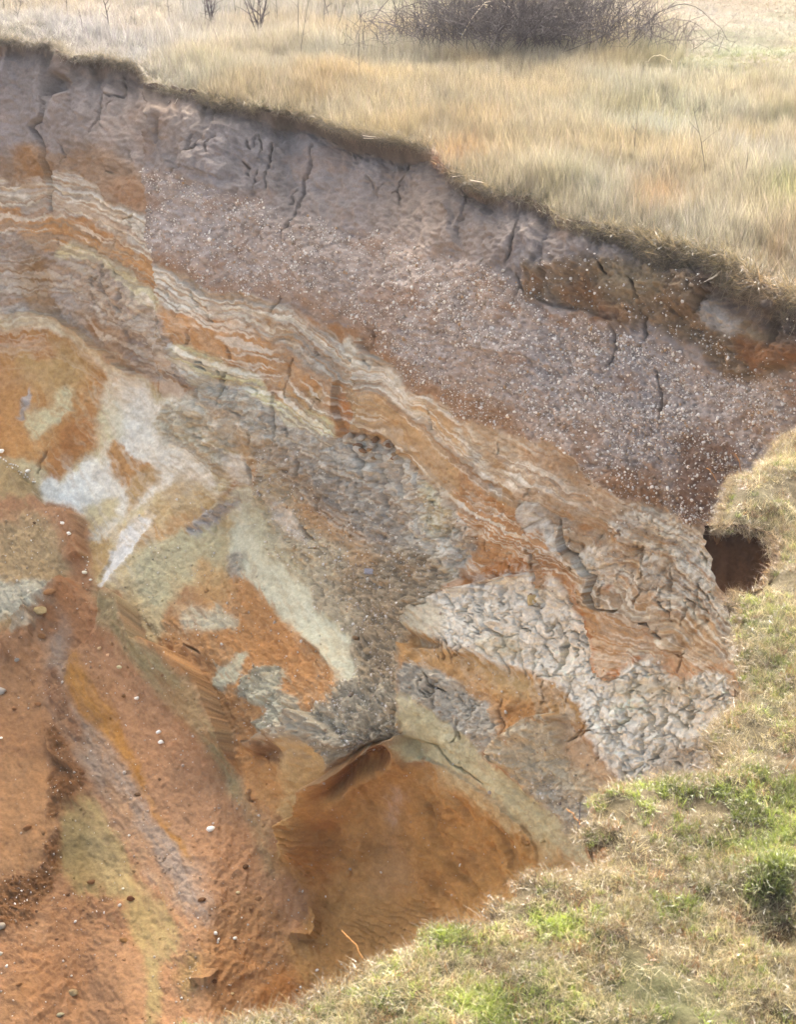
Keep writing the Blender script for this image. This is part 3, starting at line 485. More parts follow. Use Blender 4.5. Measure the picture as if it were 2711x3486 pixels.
lip([(1350, 2535), (1450, 2598), (1500, 2616), (1640, 2680), (1742, 2780), (1800, 2880), (1830, 2960)], .02, 60, -1)
lip([(935, 2930), (1018, 2862), (1016, 2785), (1066, 2745), (1092, 2690), (1100, 2650), (1170, 2612), (1262, 2545), (1330, 2515), (1378, 2490)], .30, 190, -1, .7)
lip([(860, 2530), (905, 2518), (959, 2489), (1035, 2448), (1075, 2420)], .22, 120, -1)
lip([(395, 2030), (440, 2042), (486, 2100), (492, 2150), (525, 2222), (545, 2238), (570, 2222), (640, 2242), (690, 2290), (742, 2400), (785, 2540), (830, 2640)], .26, 190, -1, .8)
lip([(340, 2012), (362, 1990), (400, 1975), (446, 1915), (490, 1860), (530, 1800)], .06, 60, -1, .5)
lip([(398, 1850), (385, 1912), (355, 1965), (342, 2010)], .02, 40, -1, .5)
lip([(0, 2215), (60, 2150), (125, 2060), (185, 2020), (235, 1960)], .13, 110, -1)
lip([(60, 2160), (110, 2100), (120, 2220)], .06, 50, -1)
lip([(40, 1590), (120, 1680), (180, 1745), (290, 1742)], .10, 130, -1)
lip([(290, 1742), (292, 1840), (300, 1900)], .1, 120, -1)
lip([(120, 1580), (165, 1520), (220, 1450), (255, 1400)], .10, 80, -1)
lip([(0, 1062), (150, 1072), (270, 1120), (400, 1210), (520, 1285)], .12, 90, -1)
lip([(552, 1420), (620, 1400), (700, 1440)], .05, 50, 1)
lip([(140, 2460), (150, 2560), (240, 2640), (200, 2760)], .06, 60, 1)
lip([(1000, 2160), (1100, 2220), (1135, 2300), (1110, 2360), (1020, 2390)], .06, 60, 1)
lip([(1350, 1860), (1420, 1940), (1460, 2060), (1400, 2160)], .06, 90, 1)
lip([(660, 3350), (720, 3360), (745, 3320)], .08, 50, 1)
lip([(980, 3200), (1050, 3210), (1090, 3170), (1088, 3100), (1060, 3090)], .14, 60, 1)
pit([(176, 262), (232, 268), (236, 305), (210, 318), (174, 330)], .30, 6)
pit([(1100, 2640), (1262, 2548), (1340, 2530), (1480, 2620), (1620, 2690), (1740, 2800), (1800, 2960), (1500, 3200), (1100, 3150), (1010, 3000), (1030, 2860)], .22, 95)
pit([(1165, 2640), (1280, 2540), (1330, 2535), (1310, 2600), (1240, 2650), (1140, 2700)], .45, 12)
pit([(893, 2545), (945, 2522), (975, 2550), (950, 2600), (905, 2600)], .22, 22, 2.5)
pit([(700, 2350), (800, 2400), (860, 2500), (780, 2520), (720, 2420)], .05, 20)
pit([(1195, 1480), (1330, 1495), (1345, 1540), (1240, 1530)], .06, 8)
pit([(2610, 1090), (2640, 1060), (2680, 1100), (2640, 1180), (2612, 1170)], .25, 8)
CRK = [(5, .2, [(170, 330), (160, 400), (112, 440), (150, 500), (162, 590), (165, 720)]), (4, .12, [(355, 322), (345, 400), (325, 455)]), (3, .08, [(355, 325), (420, 330), (420, 260)]),
       (5, .2, [(745, 380), (745, 450), (712, 490), (700, 522), (670, 532), (664, 575)]), (3, .1, [(640, 580), (630, 600)]), (3, .1, [(850, 480), (858, 515)]), (3, .1, [(925, 470), (920, 540)]), (4, .14, [(1035, 480), (1040, 560), (1020, 610), (1020, 660), (1000, 740), (985, 780)]),
       (4, .12, [(1375, 515), (1362, 570)]), (3, .08, [(1335, 620), (1340, 690)]), (4, .12, [(1556, 630), (1550, 720), (1545, 800)]), (3, .08, [(920, 480), (915, 560), (905, 640)]),
       (4, .12, [(1760, 760), (1750, 830), (1735, 900)]), (3, .1, [(1870, 880), (1860, 950)]), (7, .22, [(2296, 924), (2304, 960), (2310, 1003)]), (6, .2, [(2146, 949), (2170, 985), (2182, 1015)]), (4, .12, [(2048, 900), (2076, 940)]), (4, .1, [(2182, 880), (2190, 940)]),
       (5, .16, [(2044, 1088), (2040, 1170), (2032, 1246), (2030, 1330)]), (4, .1, [(2105, 1120), (2110, 1180), (2080, 1250)]), (4, .12, [(2248, 1257), (2252, 1320), (2251, 1360), (2258, 1440)]), (7, .2, [(2428, 960), (2390, 1010), (2374, 1065)]), (8, .25, [(2625, 1080), (2616, 1167)]), (5, .15, [(2200, 1100), (2208, 1160)]),
       (4, .14, [(757, 1264), (766, 1321), (751, 1380)]), (4, .13, [(353, 903), (358, 950), (367, 1010)]), (4, .12, [(436, 974), (440, 1010), (444, 1046)]), (4, .1, [(306, 940), (325, 982)]), (4, .12, [(941, 1385), (945, 1440), (953, 1515)]), (3, .1, [(860, 1465), (851, 1515)]), (3, .1, [(570, 1050), (568, 1120)]),
       (4, .16, [(1225, 1170), (1212, 1286), (1236, 1380), (1234, 1430), (1243, 1476)]), (8, .24, [(1280, 1118), (1276, 1145), (1271, 1182)]), (5, .18, [(1189, 1504), (1212, 1551), (1228, 1590), (1239, 1625)]), (6, .2, [(1338, 1516), (1341, 1616), (1350, 1690)]), (4, .13, [(941, 1339), (944, 1410), (954, 1470)]), (5, .1, [(1000, 1220), (990, 1290), (985, 1350)]), (5, .15, [(1021, 1563), (1033, 1600), (1030, 1615)]), (3, .1, [(1190, 1600), (1200, 1640)]), (4, .12, [(1285, 1600), (1300, 1680), (1310, 1750)]), (4, .12, [(1395, 1590), (1400, 1660)]), (3, .1, [(1455, 1400), (1450, 1470)]),
       (5, .18, [(835, 1570), (848, 1600), (856, 1650)]), (8, .25, [(1037, 1771), (1043, 1800), (1056, 1825), (1072, 1840)]), (4, .12, [(1100, 1690), (1095, 1740)]),
       (9, .3, [(1763, 1710), (1775, 1771), (1807, 1812), (1842, 1865), (1862, 1924), (1858, 1985), (1830, 2030)]), (6, .22, [(1795, 1871), (1815, 1925), (1821, 1980), (1819, 2030)]), (4, .12, [(1650, 1975), (1660, 2042), (1664, 2130), (1701, 2159), (1725, 2201)]), (3, .1, [(1819, 2030), (1830, 2090), (1860, 2140)]),
       (6, .24, [(1897, 1774), (1925, 1864), (1959, 1887), (1993, 1943), (2019, 1960), (2016, 2017), (2039, 2071)]), (3, .08, [(2039, 2071), (2112, 2072)]), (6, .22, [(2112, 2068), (2146, 2085), (2186, 2119), (2225, 2119), (2248, 2153), (2265, 2204), (2305, 2235)]), (9, .2, [(2325, 2226), (2308, 2260), (2298, 2292)]), (4, .15, [(2322, 2317), (2327, 2374)]), (3, .06, [(2175, 2255), (2205, 2300)]),
       (6, .16, [(1916, 2150), (1912, 2221), (1888, 2300)]), (3, .1, [(1840, 2200), (1890, 2260)]), (7, .2, [(2200, 2428), (2214, 2445), (2217, 2492)]), (4, .12, [(2378, 1875), (2390, 1926)]), (7, .12, [(2178, 1864), (2178, 1900), (2188, 1926)]), (6, .14, [(2280, 1970), (2286, 2010)]), (4, .14, [(1707, 2389), (1713, 2436), (1733, 2483), (1725, 2530)]), (4, .12, [(1554, 2460), (1571, 2519)]),
       (4, .12, [(1772, 2207), (1772, 2301)]), (4, .12, [(1813, 2207), (1816, 2292)]), (4, .12, [(2055, 2340), (2050, 2400)]), (4, .12, [(2145, 2330), (2150, 2420)]), (5, .14, [(2230, 2410), (2290, 2450), (2330, 2490)]), (5, .14, [(2080, 2480), (2090, 2540)]), (5, .14, [(2340, 2395), (2350, 2430)]), (4, .12, [(2260, 2150), (2275, 2180)]), (4, .1, [(2195, 2500), (2180, 2560)]),
       (3, .08, [(870, 2690), (860, 2720), (890, 2722)]), (3, .08, [(1445, 2530), (1530, 2600), (1640, 2660)]), (3, .1, [(650, 2200), (700, 2230)]), (4, .1, [(125, 1610), (170, 1540)]), (4, .12, [(1360, 2400), (1365, 2440)]), (3, .08, [(1990, 2720), (1976, 2800)])]
for wd, dp, p in CRK: crack(p, min(wd*.9+.6, 5.2), dp*2.2)
# random minor fissures, mostly steep, in the clay and grey soil
rr = random.Random(5)
def scatter_cracks(n, x0, x1, y0, y1, L, ang, jit, dep, chn, wd=3.0):
    for _ in range(n):
        x = rr.uniform(x0, x1); y = rr.uniform(y0, y1); i = int((y-Y0_)/S); j = int((x-X0)/S)
        if TX[i, j, chn] < .3 or y < rim_px(x)+60: continue
        a = ang+rr.gauss(0, jit); l = rr.uniform(.4, 1)*L; p = [(x, y)]
        for k in range(3):
            a2 = a+rr.gauss(0, 20); p.append((p[-1][0]+l/3*math.cos(D2R(a2)), p[-1][1]+l/3*math.sin(D2R(a2))))
        crack(p, wd*rr.uniform(.7, 1.3), dep*rr.uniform(.4, 1), 1.0)
scatter_cracks(230, 1450, 2500, 1950, 2650, 95, 84, 24, .26, 2, 2.8)
scatter_cracks(260, 50, 2400, 560, 2000, 70, 88, 18, .2, 2, 2.4); scatter_cracks(160, 100, 2400, 600, 2100, 60, 88, 16, .16, 4, 2.2)
scatter_cracks(90, 0, 2600, 250, 1100, 90, 92, 16, .16, 0, 2.4)

# colour detail: mineral and grain variation belonging to each earth, plus painted crack and foot shade
def mul(a): COL[:] = COL*np.asarray(a, np.float32)
v1 = fb(300, 4, 71); v2 = fb(90, 4, 72); v3 = fb(14, 3, 73, gain=.8); v4 = fb(6, 2, 74)
cb_ = np.stack([blur(COL[..., k].copy(), 70) for k in range(3)], -1); q_ = (.62*sm(rot_noise(58, 110, 15, 4, 21)+.5*v2, .05, .9)*np.clip(SK+smooth_sand*.6+CB*.3, 0, 1)+.45*sm(fb(40, 4, 76, gain=.75), .3, 1.1))[..., None]
COL[:] = COL*(1-q_)+cb_*q_
mul((1+.05*v1+.07*v2+.10*v3+.085*v4)[..., None]*(1+.045*fb(200, 4, 75)[..., None]*np.float32([1, 0, -1.3])))
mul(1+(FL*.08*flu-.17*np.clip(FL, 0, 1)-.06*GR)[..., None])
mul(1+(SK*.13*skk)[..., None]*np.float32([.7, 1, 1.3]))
mul(1+(CR*(.08*(cv-.5)-.16*sm(.045-fe, 0, .045)*vary))[..., None])  # crack shade also painted into the clay colour
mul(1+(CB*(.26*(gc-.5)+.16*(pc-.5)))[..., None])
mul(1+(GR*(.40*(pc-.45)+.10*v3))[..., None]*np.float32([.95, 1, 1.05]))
mul(1+(FK*.12*rot_noise(24, 110, 20, 3, 5))[..., None])
# rusty mottling in the brown beds
rust = sm(fb(60, 4, 81), .35, 1.0)*np.clip(GR+FL*.4, 0, 1)*.45
COL[:] = COL*(1-rust[..., None])+np.float32(alb((150, 108, 78)))*rust[..., None]
low = sm(430-GX+.12*(GY-2300), 0, 220)*sm(GY-GX*.55-1620, -60, 160); COL[:] *= (1-.30*low*sm(GY, 1700, 2500)+.10*sm(GX, 350, 600)*sm(GY, 2150, 2450))[..., None]      # foot darkened in colour to offset sky light on its slopes
COL[:] = np.clip(COL, .01, .8)

# ------------------------------------------------------------------ base shape of the cliff
CTL = [(-600, 900, 27.4), (0, 500, 27.2), (0, 1070, 26.4), (300, 600, 25.0), (300, 1150, 24.2), (560, 700, 23.0), (600, 1300, 22.0), (780, 1000, 21.5), (900, 1450, 20.4),
       (1100, 900, 20.6), (1200, 1450, 19.4), (1500, 1000, 18.5), (1500, 1600, 17.6), (1900, 1200, 16.7), (1900, 1700, 15.8), (2300, 1300, 15.7), (2300, 1800, 14.8), (2650, 1400, 14.6), (2700, 1900, 14.1),
       (0, 1500, 24.0), (0, 1800, 22.6), (0, 2300, 20.2), (0, 2800, 17.7), (0, 3400, 15.1), (0, 3850, 13.2), (300, 1500, 23.2), (350, 2000, 20.9), (400, 2600, 18.0), (450, 3200, 15.6), (500, 3850, 13.0),
       (700, 1800, 20.6), (700, 2200, 18.9), (800, 2600, 17.6), (900, 3000, 16.2), (900, 3400, 14.9), (1200, 1800, 18.9), (1200, 2300, 17.0), (1150, 2550, 16.2), (1300, 2750, 16.1), (1400, 3000, 15.4), (1500, 3300, 14.4), (1500, 3850, 12.6),
       (1600, 2000, 16.9), (1600, 2400, 15.9), (1700, 2700, 15.1), (1900, 2900, 14.4), (2000, 2000, 15.4), (2100, 2400, 14.6), (2400, 2200, 14.0), (2300, 2700, 13.7), (2700, 2500, 13.1), (3200, 1800, 13.0), (3200, 2800, 12.3),
       (-600, 1500, 24.6), (-600, 2500, 19.6), (-600, 3800, 13.6), (3000, 3600, 11.3), (2400, 3850, 11.2)]
Yrim = plane_Y(gx, rimy, -.02); kk = np.ones(int(420/S)); kk /= kk.sum(); pad = len(kk)
Yrs = np.convolve(np.pad(Yrim, pad, mode='edge'), kk, 'same')[pad:-pad]
cpts = []
for x, y, Y in CTL: cpts.append((x, y, Y-np.interp(x, gx, Yrs)))
for x in np.linspace(-700, 3290, 18): cpts.append((x, float(rim_px(x)), 0.0))
cpts = np.array(cpts); Xc = cpts[:, :2]/1000.0
def tps(d): return np.where(d > 0, d*d*np.log(np.maximum(d, 1e-9)), 0)
n = len(Xc); K = tps(np.hypot(Xc[:, None, 0]-Xc[None, :, 0], Xc[:, None, 1]-Xc[None, :, 1]))+np.eye(n)*.004
Pm = np.c_[np.ones(n), Xc]; A = np.block([[K, Pm], [Pm.T, np.zeros((3, 3))]]); sol = np.linalg.solve(A, np.r_[cpts[:, 2], 0, 0, 0])
cs = 8; cxs = gx[::cs]; cys = gy[::cs]; CX, CY = np.meshgrid(cxs/1000, cys/1000); Dc = sol[n]+sol[n+1]*CX+sol[n+2]*CY
for i in range(n): Dc = Dc+sol[i]*tps(np.hypot(CX-Xc[i, 0], CY-Xc[i, 1]))
def up(a):                                      # bilinear up to the full grid
    fy = np.clip((gy-gy[0])/(S*cs), 0, a.shape[0]-1.001); fx = np.clip((gx-gx[0])/(S*cs), 0, a.shape[1]-1.001)
    iy = fy.astype(int); ix = fx.astype(int); ty = (fy-iy)[:, None]; tx = (fx-ix)[None, :]
    return (a[iy][:, ix]*(1-tx)+a[iy][:, ix+1]*tx)*(1-ty)+(a[iy+1][:, ix]*(1-tx)+a[iy+1][:, ix+1]*tx)*ty
Dd = blur(up(Dc).astype(np.float32), 20)
bel = GY-rimy[None, :]
Yb = (Yrim[None, :]+(Yrs-Yrim)[None, :]*sm(bel, 0, 420))+Dd*sm(bel, 0, 90)
Yb = np.where(bel < 0, plane_Y(GX, GY, -.03), Yb)
P0 = at_Y(GX, GY, Yb)
sY = blur(Yb.astype(np.float32), 40); Ps = at_Y(GX, GY, sY)
du = np.gradient(Ps, axis=1); dv = np.gradient(Ps, axis=0); N0 = np.cross(dv, du); N0 /= np.linalg.norm(N0, axis=2, keepdims=True)
N0 *= np.sign((N0*(CAM-Ps)).sum(2, keepdims=True))
und = -.06*sm(bel, 4, 22)*(1-sm(bel, 40, 150))           # earth set back under the turf mat
HT += und*(1+.5*fb(60, 3, 95))
HT *= sm(bel, -2, 14)
HT = blur1(blur1(HT, 0, 0), 0, 1)
PP = P0+N0*HT[..., None]

# near turf outline
NB = [(3600, 1250), (3000, 1390), (2711, 1455), (2656, 1495), (2588, 1575), (2542, 1605), (2497, 1625), (2469, 1671), (2440, 1733), (2425, 1790), (2470, 1792), (2542, 1800), (2610, 1822), (2640, 1850), (2620, 1930), (2575, 1990), (2514, 2005), (2478, 2017), (2503, 2062),
      (2508, 2130), (2506, 2209), (2525, 2266), (2531, 2323), (2514, 2379), (2457, 2430), (2390, 2487), (2430, 2525), (2445, 2583), (2372, 2622), (2174, 2640), (2100, 2668), (2022, 2690), (2030, 2760), (1980, 2812),
      (1995, 2845), (2056, 2872), (2052, 2926), (1976, 2948), (1940, 2971), (1784, 2962), (1748, 3012), (1666, 3077), (1630, 3128), (1460, 3130), (1405, 3200), (1312, 3230), (1230, 3270), (1200, 3308), (1124, 3318), (1047, 3380), (971, 3420), (800, 3450), (700, 3468), (560, 3475), (400, 3560), (200, 3760)]
nbp = catmull(NB, 3, False)
nbp = nbp+np.c_[np.interp(np.arange(len(nbp)), np.arange(0, len(nbp), 1), rng.normal(0, 6, len(nbp))), rng.normal(0, 6, len(nbp))]
tm = inside(GX, GY, np.vstack([nbp, [(200, 6000), (3600, 6000)]])).astype(np.float32)
deep = blur(tm, 70) > .98
need = (GX > -50) & (GX < PW+50) & (GY < PH+50) & (~deep)
valid = (bel > -60)
B = 16
def cells(m, q): return m[:-1:q, :-1:q]
nh, nw = (H-1)//B, (W-1)//B
fineb = np.zeros((nh+1, nw+1), bool)
for i in range(nh+1):
    for j in range(nw+1):
        fineb[i, j] = need[i*B:(i+1)*B, j*B:(j+1)*B].any()
fine_v = np.kron(fineb, np.ones((B, B), bool))[:H, :W]
def gridmesh(name, step, cellmask):
    idx = np.arange(H*W).reshape(H, W)[::step, ::step]
    ok = valid[::step, ::step]; a = idx[:-1, :-1]; b = idx[:-1, 1:]; c = idx[1:, 1:]; d = idx[1:, :-1]
    m = ok[:-1, :-1] & ok[:-1, 1:] & ok[1:, 1:] & ok[1:, :-1] & cellmask[::step, ::step][:a.shape[0], :a.shape[1]]
    q = np.stack([a[m], d[m], c[m], b[m]], 1); u, inv = np.unique(q, return_inverse=True)
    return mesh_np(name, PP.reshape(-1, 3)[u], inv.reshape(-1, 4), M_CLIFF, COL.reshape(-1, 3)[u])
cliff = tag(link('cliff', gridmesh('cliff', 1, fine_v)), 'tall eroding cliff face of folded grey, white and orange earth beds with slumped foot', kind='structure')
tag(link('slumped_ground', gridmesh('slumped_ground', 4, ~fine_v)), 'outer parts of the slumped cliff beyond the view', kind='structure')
print('grid', H, W, 'fine quads', len(cliff.data.polygons))
def surf(x, y):
    j = int(round((x-X0)/S)); i = int(round((y-Y0_)/S)); return Vector(PP[i, j]), Vector(N0[i, j])

# ------------------------------------------------------------------ ground sheets on top
def polydist(X, Y, p):
    best = np.full(X.shape, 1e9)
    for i in range(len(p)-1):
        ax, ay = p[i]; dx, dy = p[i+1]-p[i]; L = dx*dx+dy*dy+1e-9
        t = np.clip(((X-ax)*dx+(Y-ay)*dy)/L, 0, 1); best = np.minimum(best, np.hypot(X-ax-t*dx, Y-ay-t*dy))
    return best
def wn(X, Y, s, sh=0, o=3):
    r = 0
    for k in range(o): r = r+hn(X*s*2**k+sh, Y*s*2**k+sh*2+9*k)*.5**k
    return r
rx_ = np.arange(-704, 3296, 12.0); far_rim = on_plane(rx_, rim_px(rx_), 0)[:, :2]
near_rim = on_plane(nbp[:, 0], nbp[:, 1], 0)[:, :2]
near_poly = np.vstack([near_rim, [(-3, 3.5), (-6, -8), (30, -8), (30, near_rim[0][1])]])
far_poly = np.vstack([[(-400, far_rim[0][1]+25), (-400, 900), (600, 900), (600, -30), (30, -30), (30, near_rim[0][1]+.3), (near_rim[0][0], near_rim[0][1]+.3)], far_rim[::-1]])
def bump_near(X, Y):
    px, py = to_px(X, Y, 0*X)
    h = .045*wn(X, Y, .9, 3)+.03*wn(X, Y, 3.2, 8)+.012*wn(X, Y, 12, 20, 2)
    h = h+.14*np.exp(-(((px-2640)/110)**2+((py-3010)/70)**2))-.12*np.exp(-(((px-2690)/110)**2+((py-3170)/50)**2))
    h = h+.07*np.exp(-(((px-2100)/70)**2+((py-2700)/40)**2))+.05*np.exp(-(((px-2130)/110)**2+((py-2860)/40)**2))
    h = h+.09*np.exp(-(((px-2600)/120)**2+((py-1650)/90)**2))
    return h
def bump_far(X, Y): return .07*wn(X, Y, .35, 30)+.035*wn(X, Y, 1.3, 35)
def turf_colour(X, Y, drop):
    g = wn(X, Y, 1.1, 60); c = np.zeros(X.shape+(3,)); t = sm(g, -.3, .5)[..., None]
    c[:] = albg((112, 98, 66))*(1-t)+albg((98, 96, 56))*t
    s = sm(-drop, .03, .10)[..., None]
    return c*(1-s)+alb((112, 80, 58))*s
def sheet(name, xs, ys, poly, bump, edge, skirt, label):
    X, Y = np.meshgrid(xs, ys); ins = inside(X, Y, poly); d = polydist(X, Y, edge); d = np.where(ins, d, -d)
    Z = bump(X, Y)*sm(d, -.05, .3)
    drop = np.where(d < 0, -skirt*np.clip(-d/.16, 0, 1)**.8, 0)-.05*(1-sm(d, 0, .12))
    if skirt: Z = Z+drop+.05*wn(X*1.0, Y+Z, 6, 90)*(d < 0)
    ok = d > (-.17 if skirt else .03)
    idx = np.arange(X.size).reshape(X.shape); m = ok[:-1, :-1] & ok[:-1, 1:] & ok[1:, 1:] & ok[1:, :-1]
    q = np.stack([idx[:-1, :-1][m], idx[:-1, 1:][m], idx[1:, 1:][m], idx[1:, :-1][m]], 1); u, inv = np.unique(q, return_inverse=True)
    if skirt:
        gy_, gx_ = np.gradient(d, ys, xs); gl = np.hypot(gx_, gy_)+1e-6; k = np.where(d < 0, -d+.55*np.maximum(-drop-.06, 0), 0)
        X = X+gx_/gl*k; Y = Y+gy_/gl*k
    if skirt:
        G3 = np.stack([X, Y, Z], -1).reshape(-1, 3)[q]; el = np.max([np.linalg.norm(G3[:, a]-G3[:, (a+1) % 4], axis=1) for a in range(4)], 0); kx = (gx_/gl*k).reshape(-1)[q]; ky = (gy_/gl*k).reshape(-1)[q]; q = q[((np.ptp(kx, axis=1)+np.ptp(ky, axis=1) < .16) & (el < .4)) | (d.reshape(-1)[q].min(1) > 0)]; u, inv = np.unique(q, return_inverse=True)
    V = np.stack([X, Y, Z], -1).reshape(-1, 3)[u]; cc = turf_colour(X, Y, drop if skirt else X*0).reshape(-1, 3)[u]
    return tag(link(name, mesh_np(name, V, inv.reshape(-1, 4), M_SOIL, cc)), label, kind='structure')
def axis(a, b, step, far0, far1, n=26):
    lo = a-np.geomspace(step, a-far0, n)[::-1] if far0 < a else np.array([]); hi = b+np.geomspace(step, far1-b, n) if far1 > b else np.array([])
    return np.concatenate([lo, np.arange(a, b+1e-6, step), hi])
sheet('near_turf_ground', axis(-1.6, 5.0, .022, -6, 30), axis(4.2, 14.2, .022, -8, 14.5, 14), near_poly, bump_near, near_rim, 1.3, 'grassy clifftop ground in the foreground right')
sheet('far_meadow_ground', axis(-8, 9, .07, -400, 600), axis(11.5, 36, .07, -30, 880), far_poly, bump_far, far_rim, 0, 'flat dry meadow ground behind the cliff rim')
bx_ = np.array([(-400, -60, -9.6), (600, -60, -9.6), (600, 400, -9.6), (-400, 400, -9.6)], float)
tag(link('lower_ground', mesh_np('lower_ground', bx_, np.array([[0, 1, 2, 3]]), earth_mat('sand', attr=False, base=(.26, .19, .13)))), 'sandy ground at the foot of the cliff', kind='structure')

# ------------------------------------------------------------------ stones, pebbles, clods
def ico(sub=1):
    t = (1+5**.5)/2; v = np.array([(-1, t, 0), (1, t, 0), (-1, -t, 0), (1, -t, 0), (0, -1, t), (0, 1, t), (0, -1, -t), (0, 1, -t), (t, 0, -1), (t, 0, 1), (-t, 0, -1), (-t, 0, 1)], float)
    f = [(0, 11, 5), (0, 5, 1), (0, 1, 7), (0, 7, 10), (0, 10, 11), (1, 5, 9), (5, 11, 4), (11, 10, 2), (10, 7, 6), (7, 1, 8), (3, 9, 4), (3, 4, 2), (3, 2, 6), (3, 6, 8), (3, 8, 9), (4, 9, 5), (2, 4, 11), (6, 2, 10), (8, 6, 7), (9, 8, 1)]
    v /= np.linalg.norm(v, axis=1)[:, None]; v = list(map(tuple, v))
    for _ in range(sub):
        mid = {}; nf = []
        def m(a, b):
            k = (min(a, b), max(a, b))
            if k not in mid:
                p = np.array(v[a])+np.array(v[b]); p /= np.linalg.norm(p); mid[k] = len(v); v.append(tuple(p))
            return mid[k]
        for a, b, c in f: ab, bc, ca = m(a, b), m(b, c), m(c, a); nf += [(a, ab, ca), (b, bc, ab), (c, ca, bc), (ab, bc, ca)]
        f = nf
    return np.array(v), np.array(f)
I0, I1, I2 = ico(0), ico(1), ico(2)
def rmat(n):
    q = rng.normal(size=(n, 4)); q /= np.linalg.norm(q, axis=1)[:, None]; a, b, c, d = q.T
    return np.stack([np.stack([1-2*(c*c+d*d), 2*(b*c-a*d), 2*(b*d+a*c)], -1), np.stack([2*(b*c+a*d), 1-2*(b*b+d*d), 2*(c*d-a*b)], -1), np.stack([2*(b*d-a*c), 2*(c*d+a*b), 1-2*(b*b+c*c)], -1)], 1)
def pebble_cloud(pos, rad, cols):
    n = len(pos); V, Fc = I0; V = V[None]*(1+rng.uniform(-.25, .25, (n, 12, 1)))*rng.uniform(.55, 1.2, (n, 1, 3))
    V = np.einsum('nij,nvj->nvi', rmat(n), V)*rad[:, None, None]+pos[:, None]
    return V.reshape(-1, 3), (Fc[None]+12*np.arange(n)[:, None, None]).reshape(-1, 3), np.repeat(cols[:, None], 12, 1).reshape(-1, 3)
GRV = TX[..., 1]; dens = GRV*(.22+1.25*sm(rot_noise(36, 190, 34, 3, 77)+.7*fb(70, 3, 401), -.3, .9)*sm(GY-rimy[None, :], 130, 380))+.10*TX[..., 3]*sm(GY, 1600, 1800)+.006*(GY > 1900)
dens *= (bel > 60)*(fine_v)
ii = rng.integers(0, H, 400000); jj = rng.integers(0, W, 400000); k_ = rng.random(400000) < dens[ii, jj]*1.5; ii = ii[k_]; jj = jj[k_]
print('pebbles', len(ii))
pp = PP[ii, jj]; r_ = np.exp(rng.normal(math.log(.0072), .5, len(ii))); r_ = np.clip(r_, .004, .03)
PEB = np.array([(214, 206, 200), (188, 178, 170), (166, 152, 142), (222, 214, 204), (150, 128, 108), (176, 140, 108), (128, 112, 104)])
ci = rng.choice(7, len(ii), p=[.24, .2, .16, .13, .12, .09, .06]); pc_ = np.clip(alb(PEB[ci])*1.0, 0, .88)
dirt = np.where(GY[ii, jj] > 1900, .5, .08)[:, None]*rng.uniform(.2, 1.4, (len(ii), 1)); pc_ = pc_*(1-np.clip(dirt, 0, .8))+COL[ii, jj]*np.clip(dirt, 0, .8)
pp = pp+N0[ii, jj]*(r_*.25)[:, None]
order = np.argsort(-r_/np.maximum(pp[:, 1], 1)); big = order[:300]; rest = order[300:]
V, Fc, cc = pebble_cloud(pp[rest], r_[rest], pc_[rest])
tag(link('gravel', mesh_np('gravel', V, Fc, M_STONE, cc), cliff), kind='stuff')
cd_ = (.05*smooth_sand+.5*TX[..., 3]+.15*TX[..., 5])*sm(GY, 1350, 1700)*sm(fb(90, 4, 501, gain=.7), .0, .9)*fine_v*(bel > 60)
ic = rng.integers(0, H, 160000); jc = rng.integers(0, W, 160000); kc = rng.random(160000) < cd_[ic, jc]*.55; ic, jc = ic[kc], jc[kc]; rc = np.clip(np.exp(rng.normal(math.log(.011), .5, len(ic))), .005, .05)
V, Fc, cc = pebble_cloud(PP[ic, jc]+N0[ic, jc]*(rc*.3)[:, None], rc, COL[ic, jc]*rng.uniform(.85, 1.12, (len(ic), 1)))
tag(link('earth_crumbs', mesh_np('earth_crumbs', V, Fc, M_CLIFF, cc), cliff), kind='stuff')
def stone_mesh(name, base, seed, sub=I1, flat=(1, .8, .6), rough=.22, mat=M_STONE):
    r = np.random.default_rng(seed); V, Fc = sub; V = V.copy(); a = r.normal(size=(5, 3)); a /= np.linalg.norm(a, axis=1)[:, None]
    for q in a: V -= q*np.maximum(V@q-r.uniform(.55, .9), 0)[:, None]*.9
    V = V*(1+r.uniform(-rough, rough, (len(V), 1))*.5)*np.array(flat)
    c = np.tile(alb(base), (len(V), 1))*(1+r.uniform(-.1, .1, (len(V), 1)))
    return mesh_np(name, V, Fc, mat, c)
pm = [stone_mesh('pebble', PEB[k % 7], k, I0) for k in range(14)]
for i in big:
    o = link('pebble', pm[int(ci[i])+7*int(rng.integers(0, 2))], cliff); o.location = pp[i]; o.rotation_euler = rng.uniform(0, 6.28, 3); o.scale = [r_[i]*1.1]*3
def place(o, x, y, lift=.2, size=.05, rot=None):
    p, n = surf(x, y); o.location = p+n*size*lift; o.scale = [size]*3
    o.rotation_euler = rot or (rng.uniform(-.5, .5)+.6, rng.uniform(-.5, .5), rng.uniform(0, 6.28))
def pxs(x, y, px):                              # half size in metres of something px pixels wide at that spot
    return px*float(PP[int((y-Y0_)/S), int((x-X0)/S)][1])/F*.55
WHITE = (236, 230, 220)
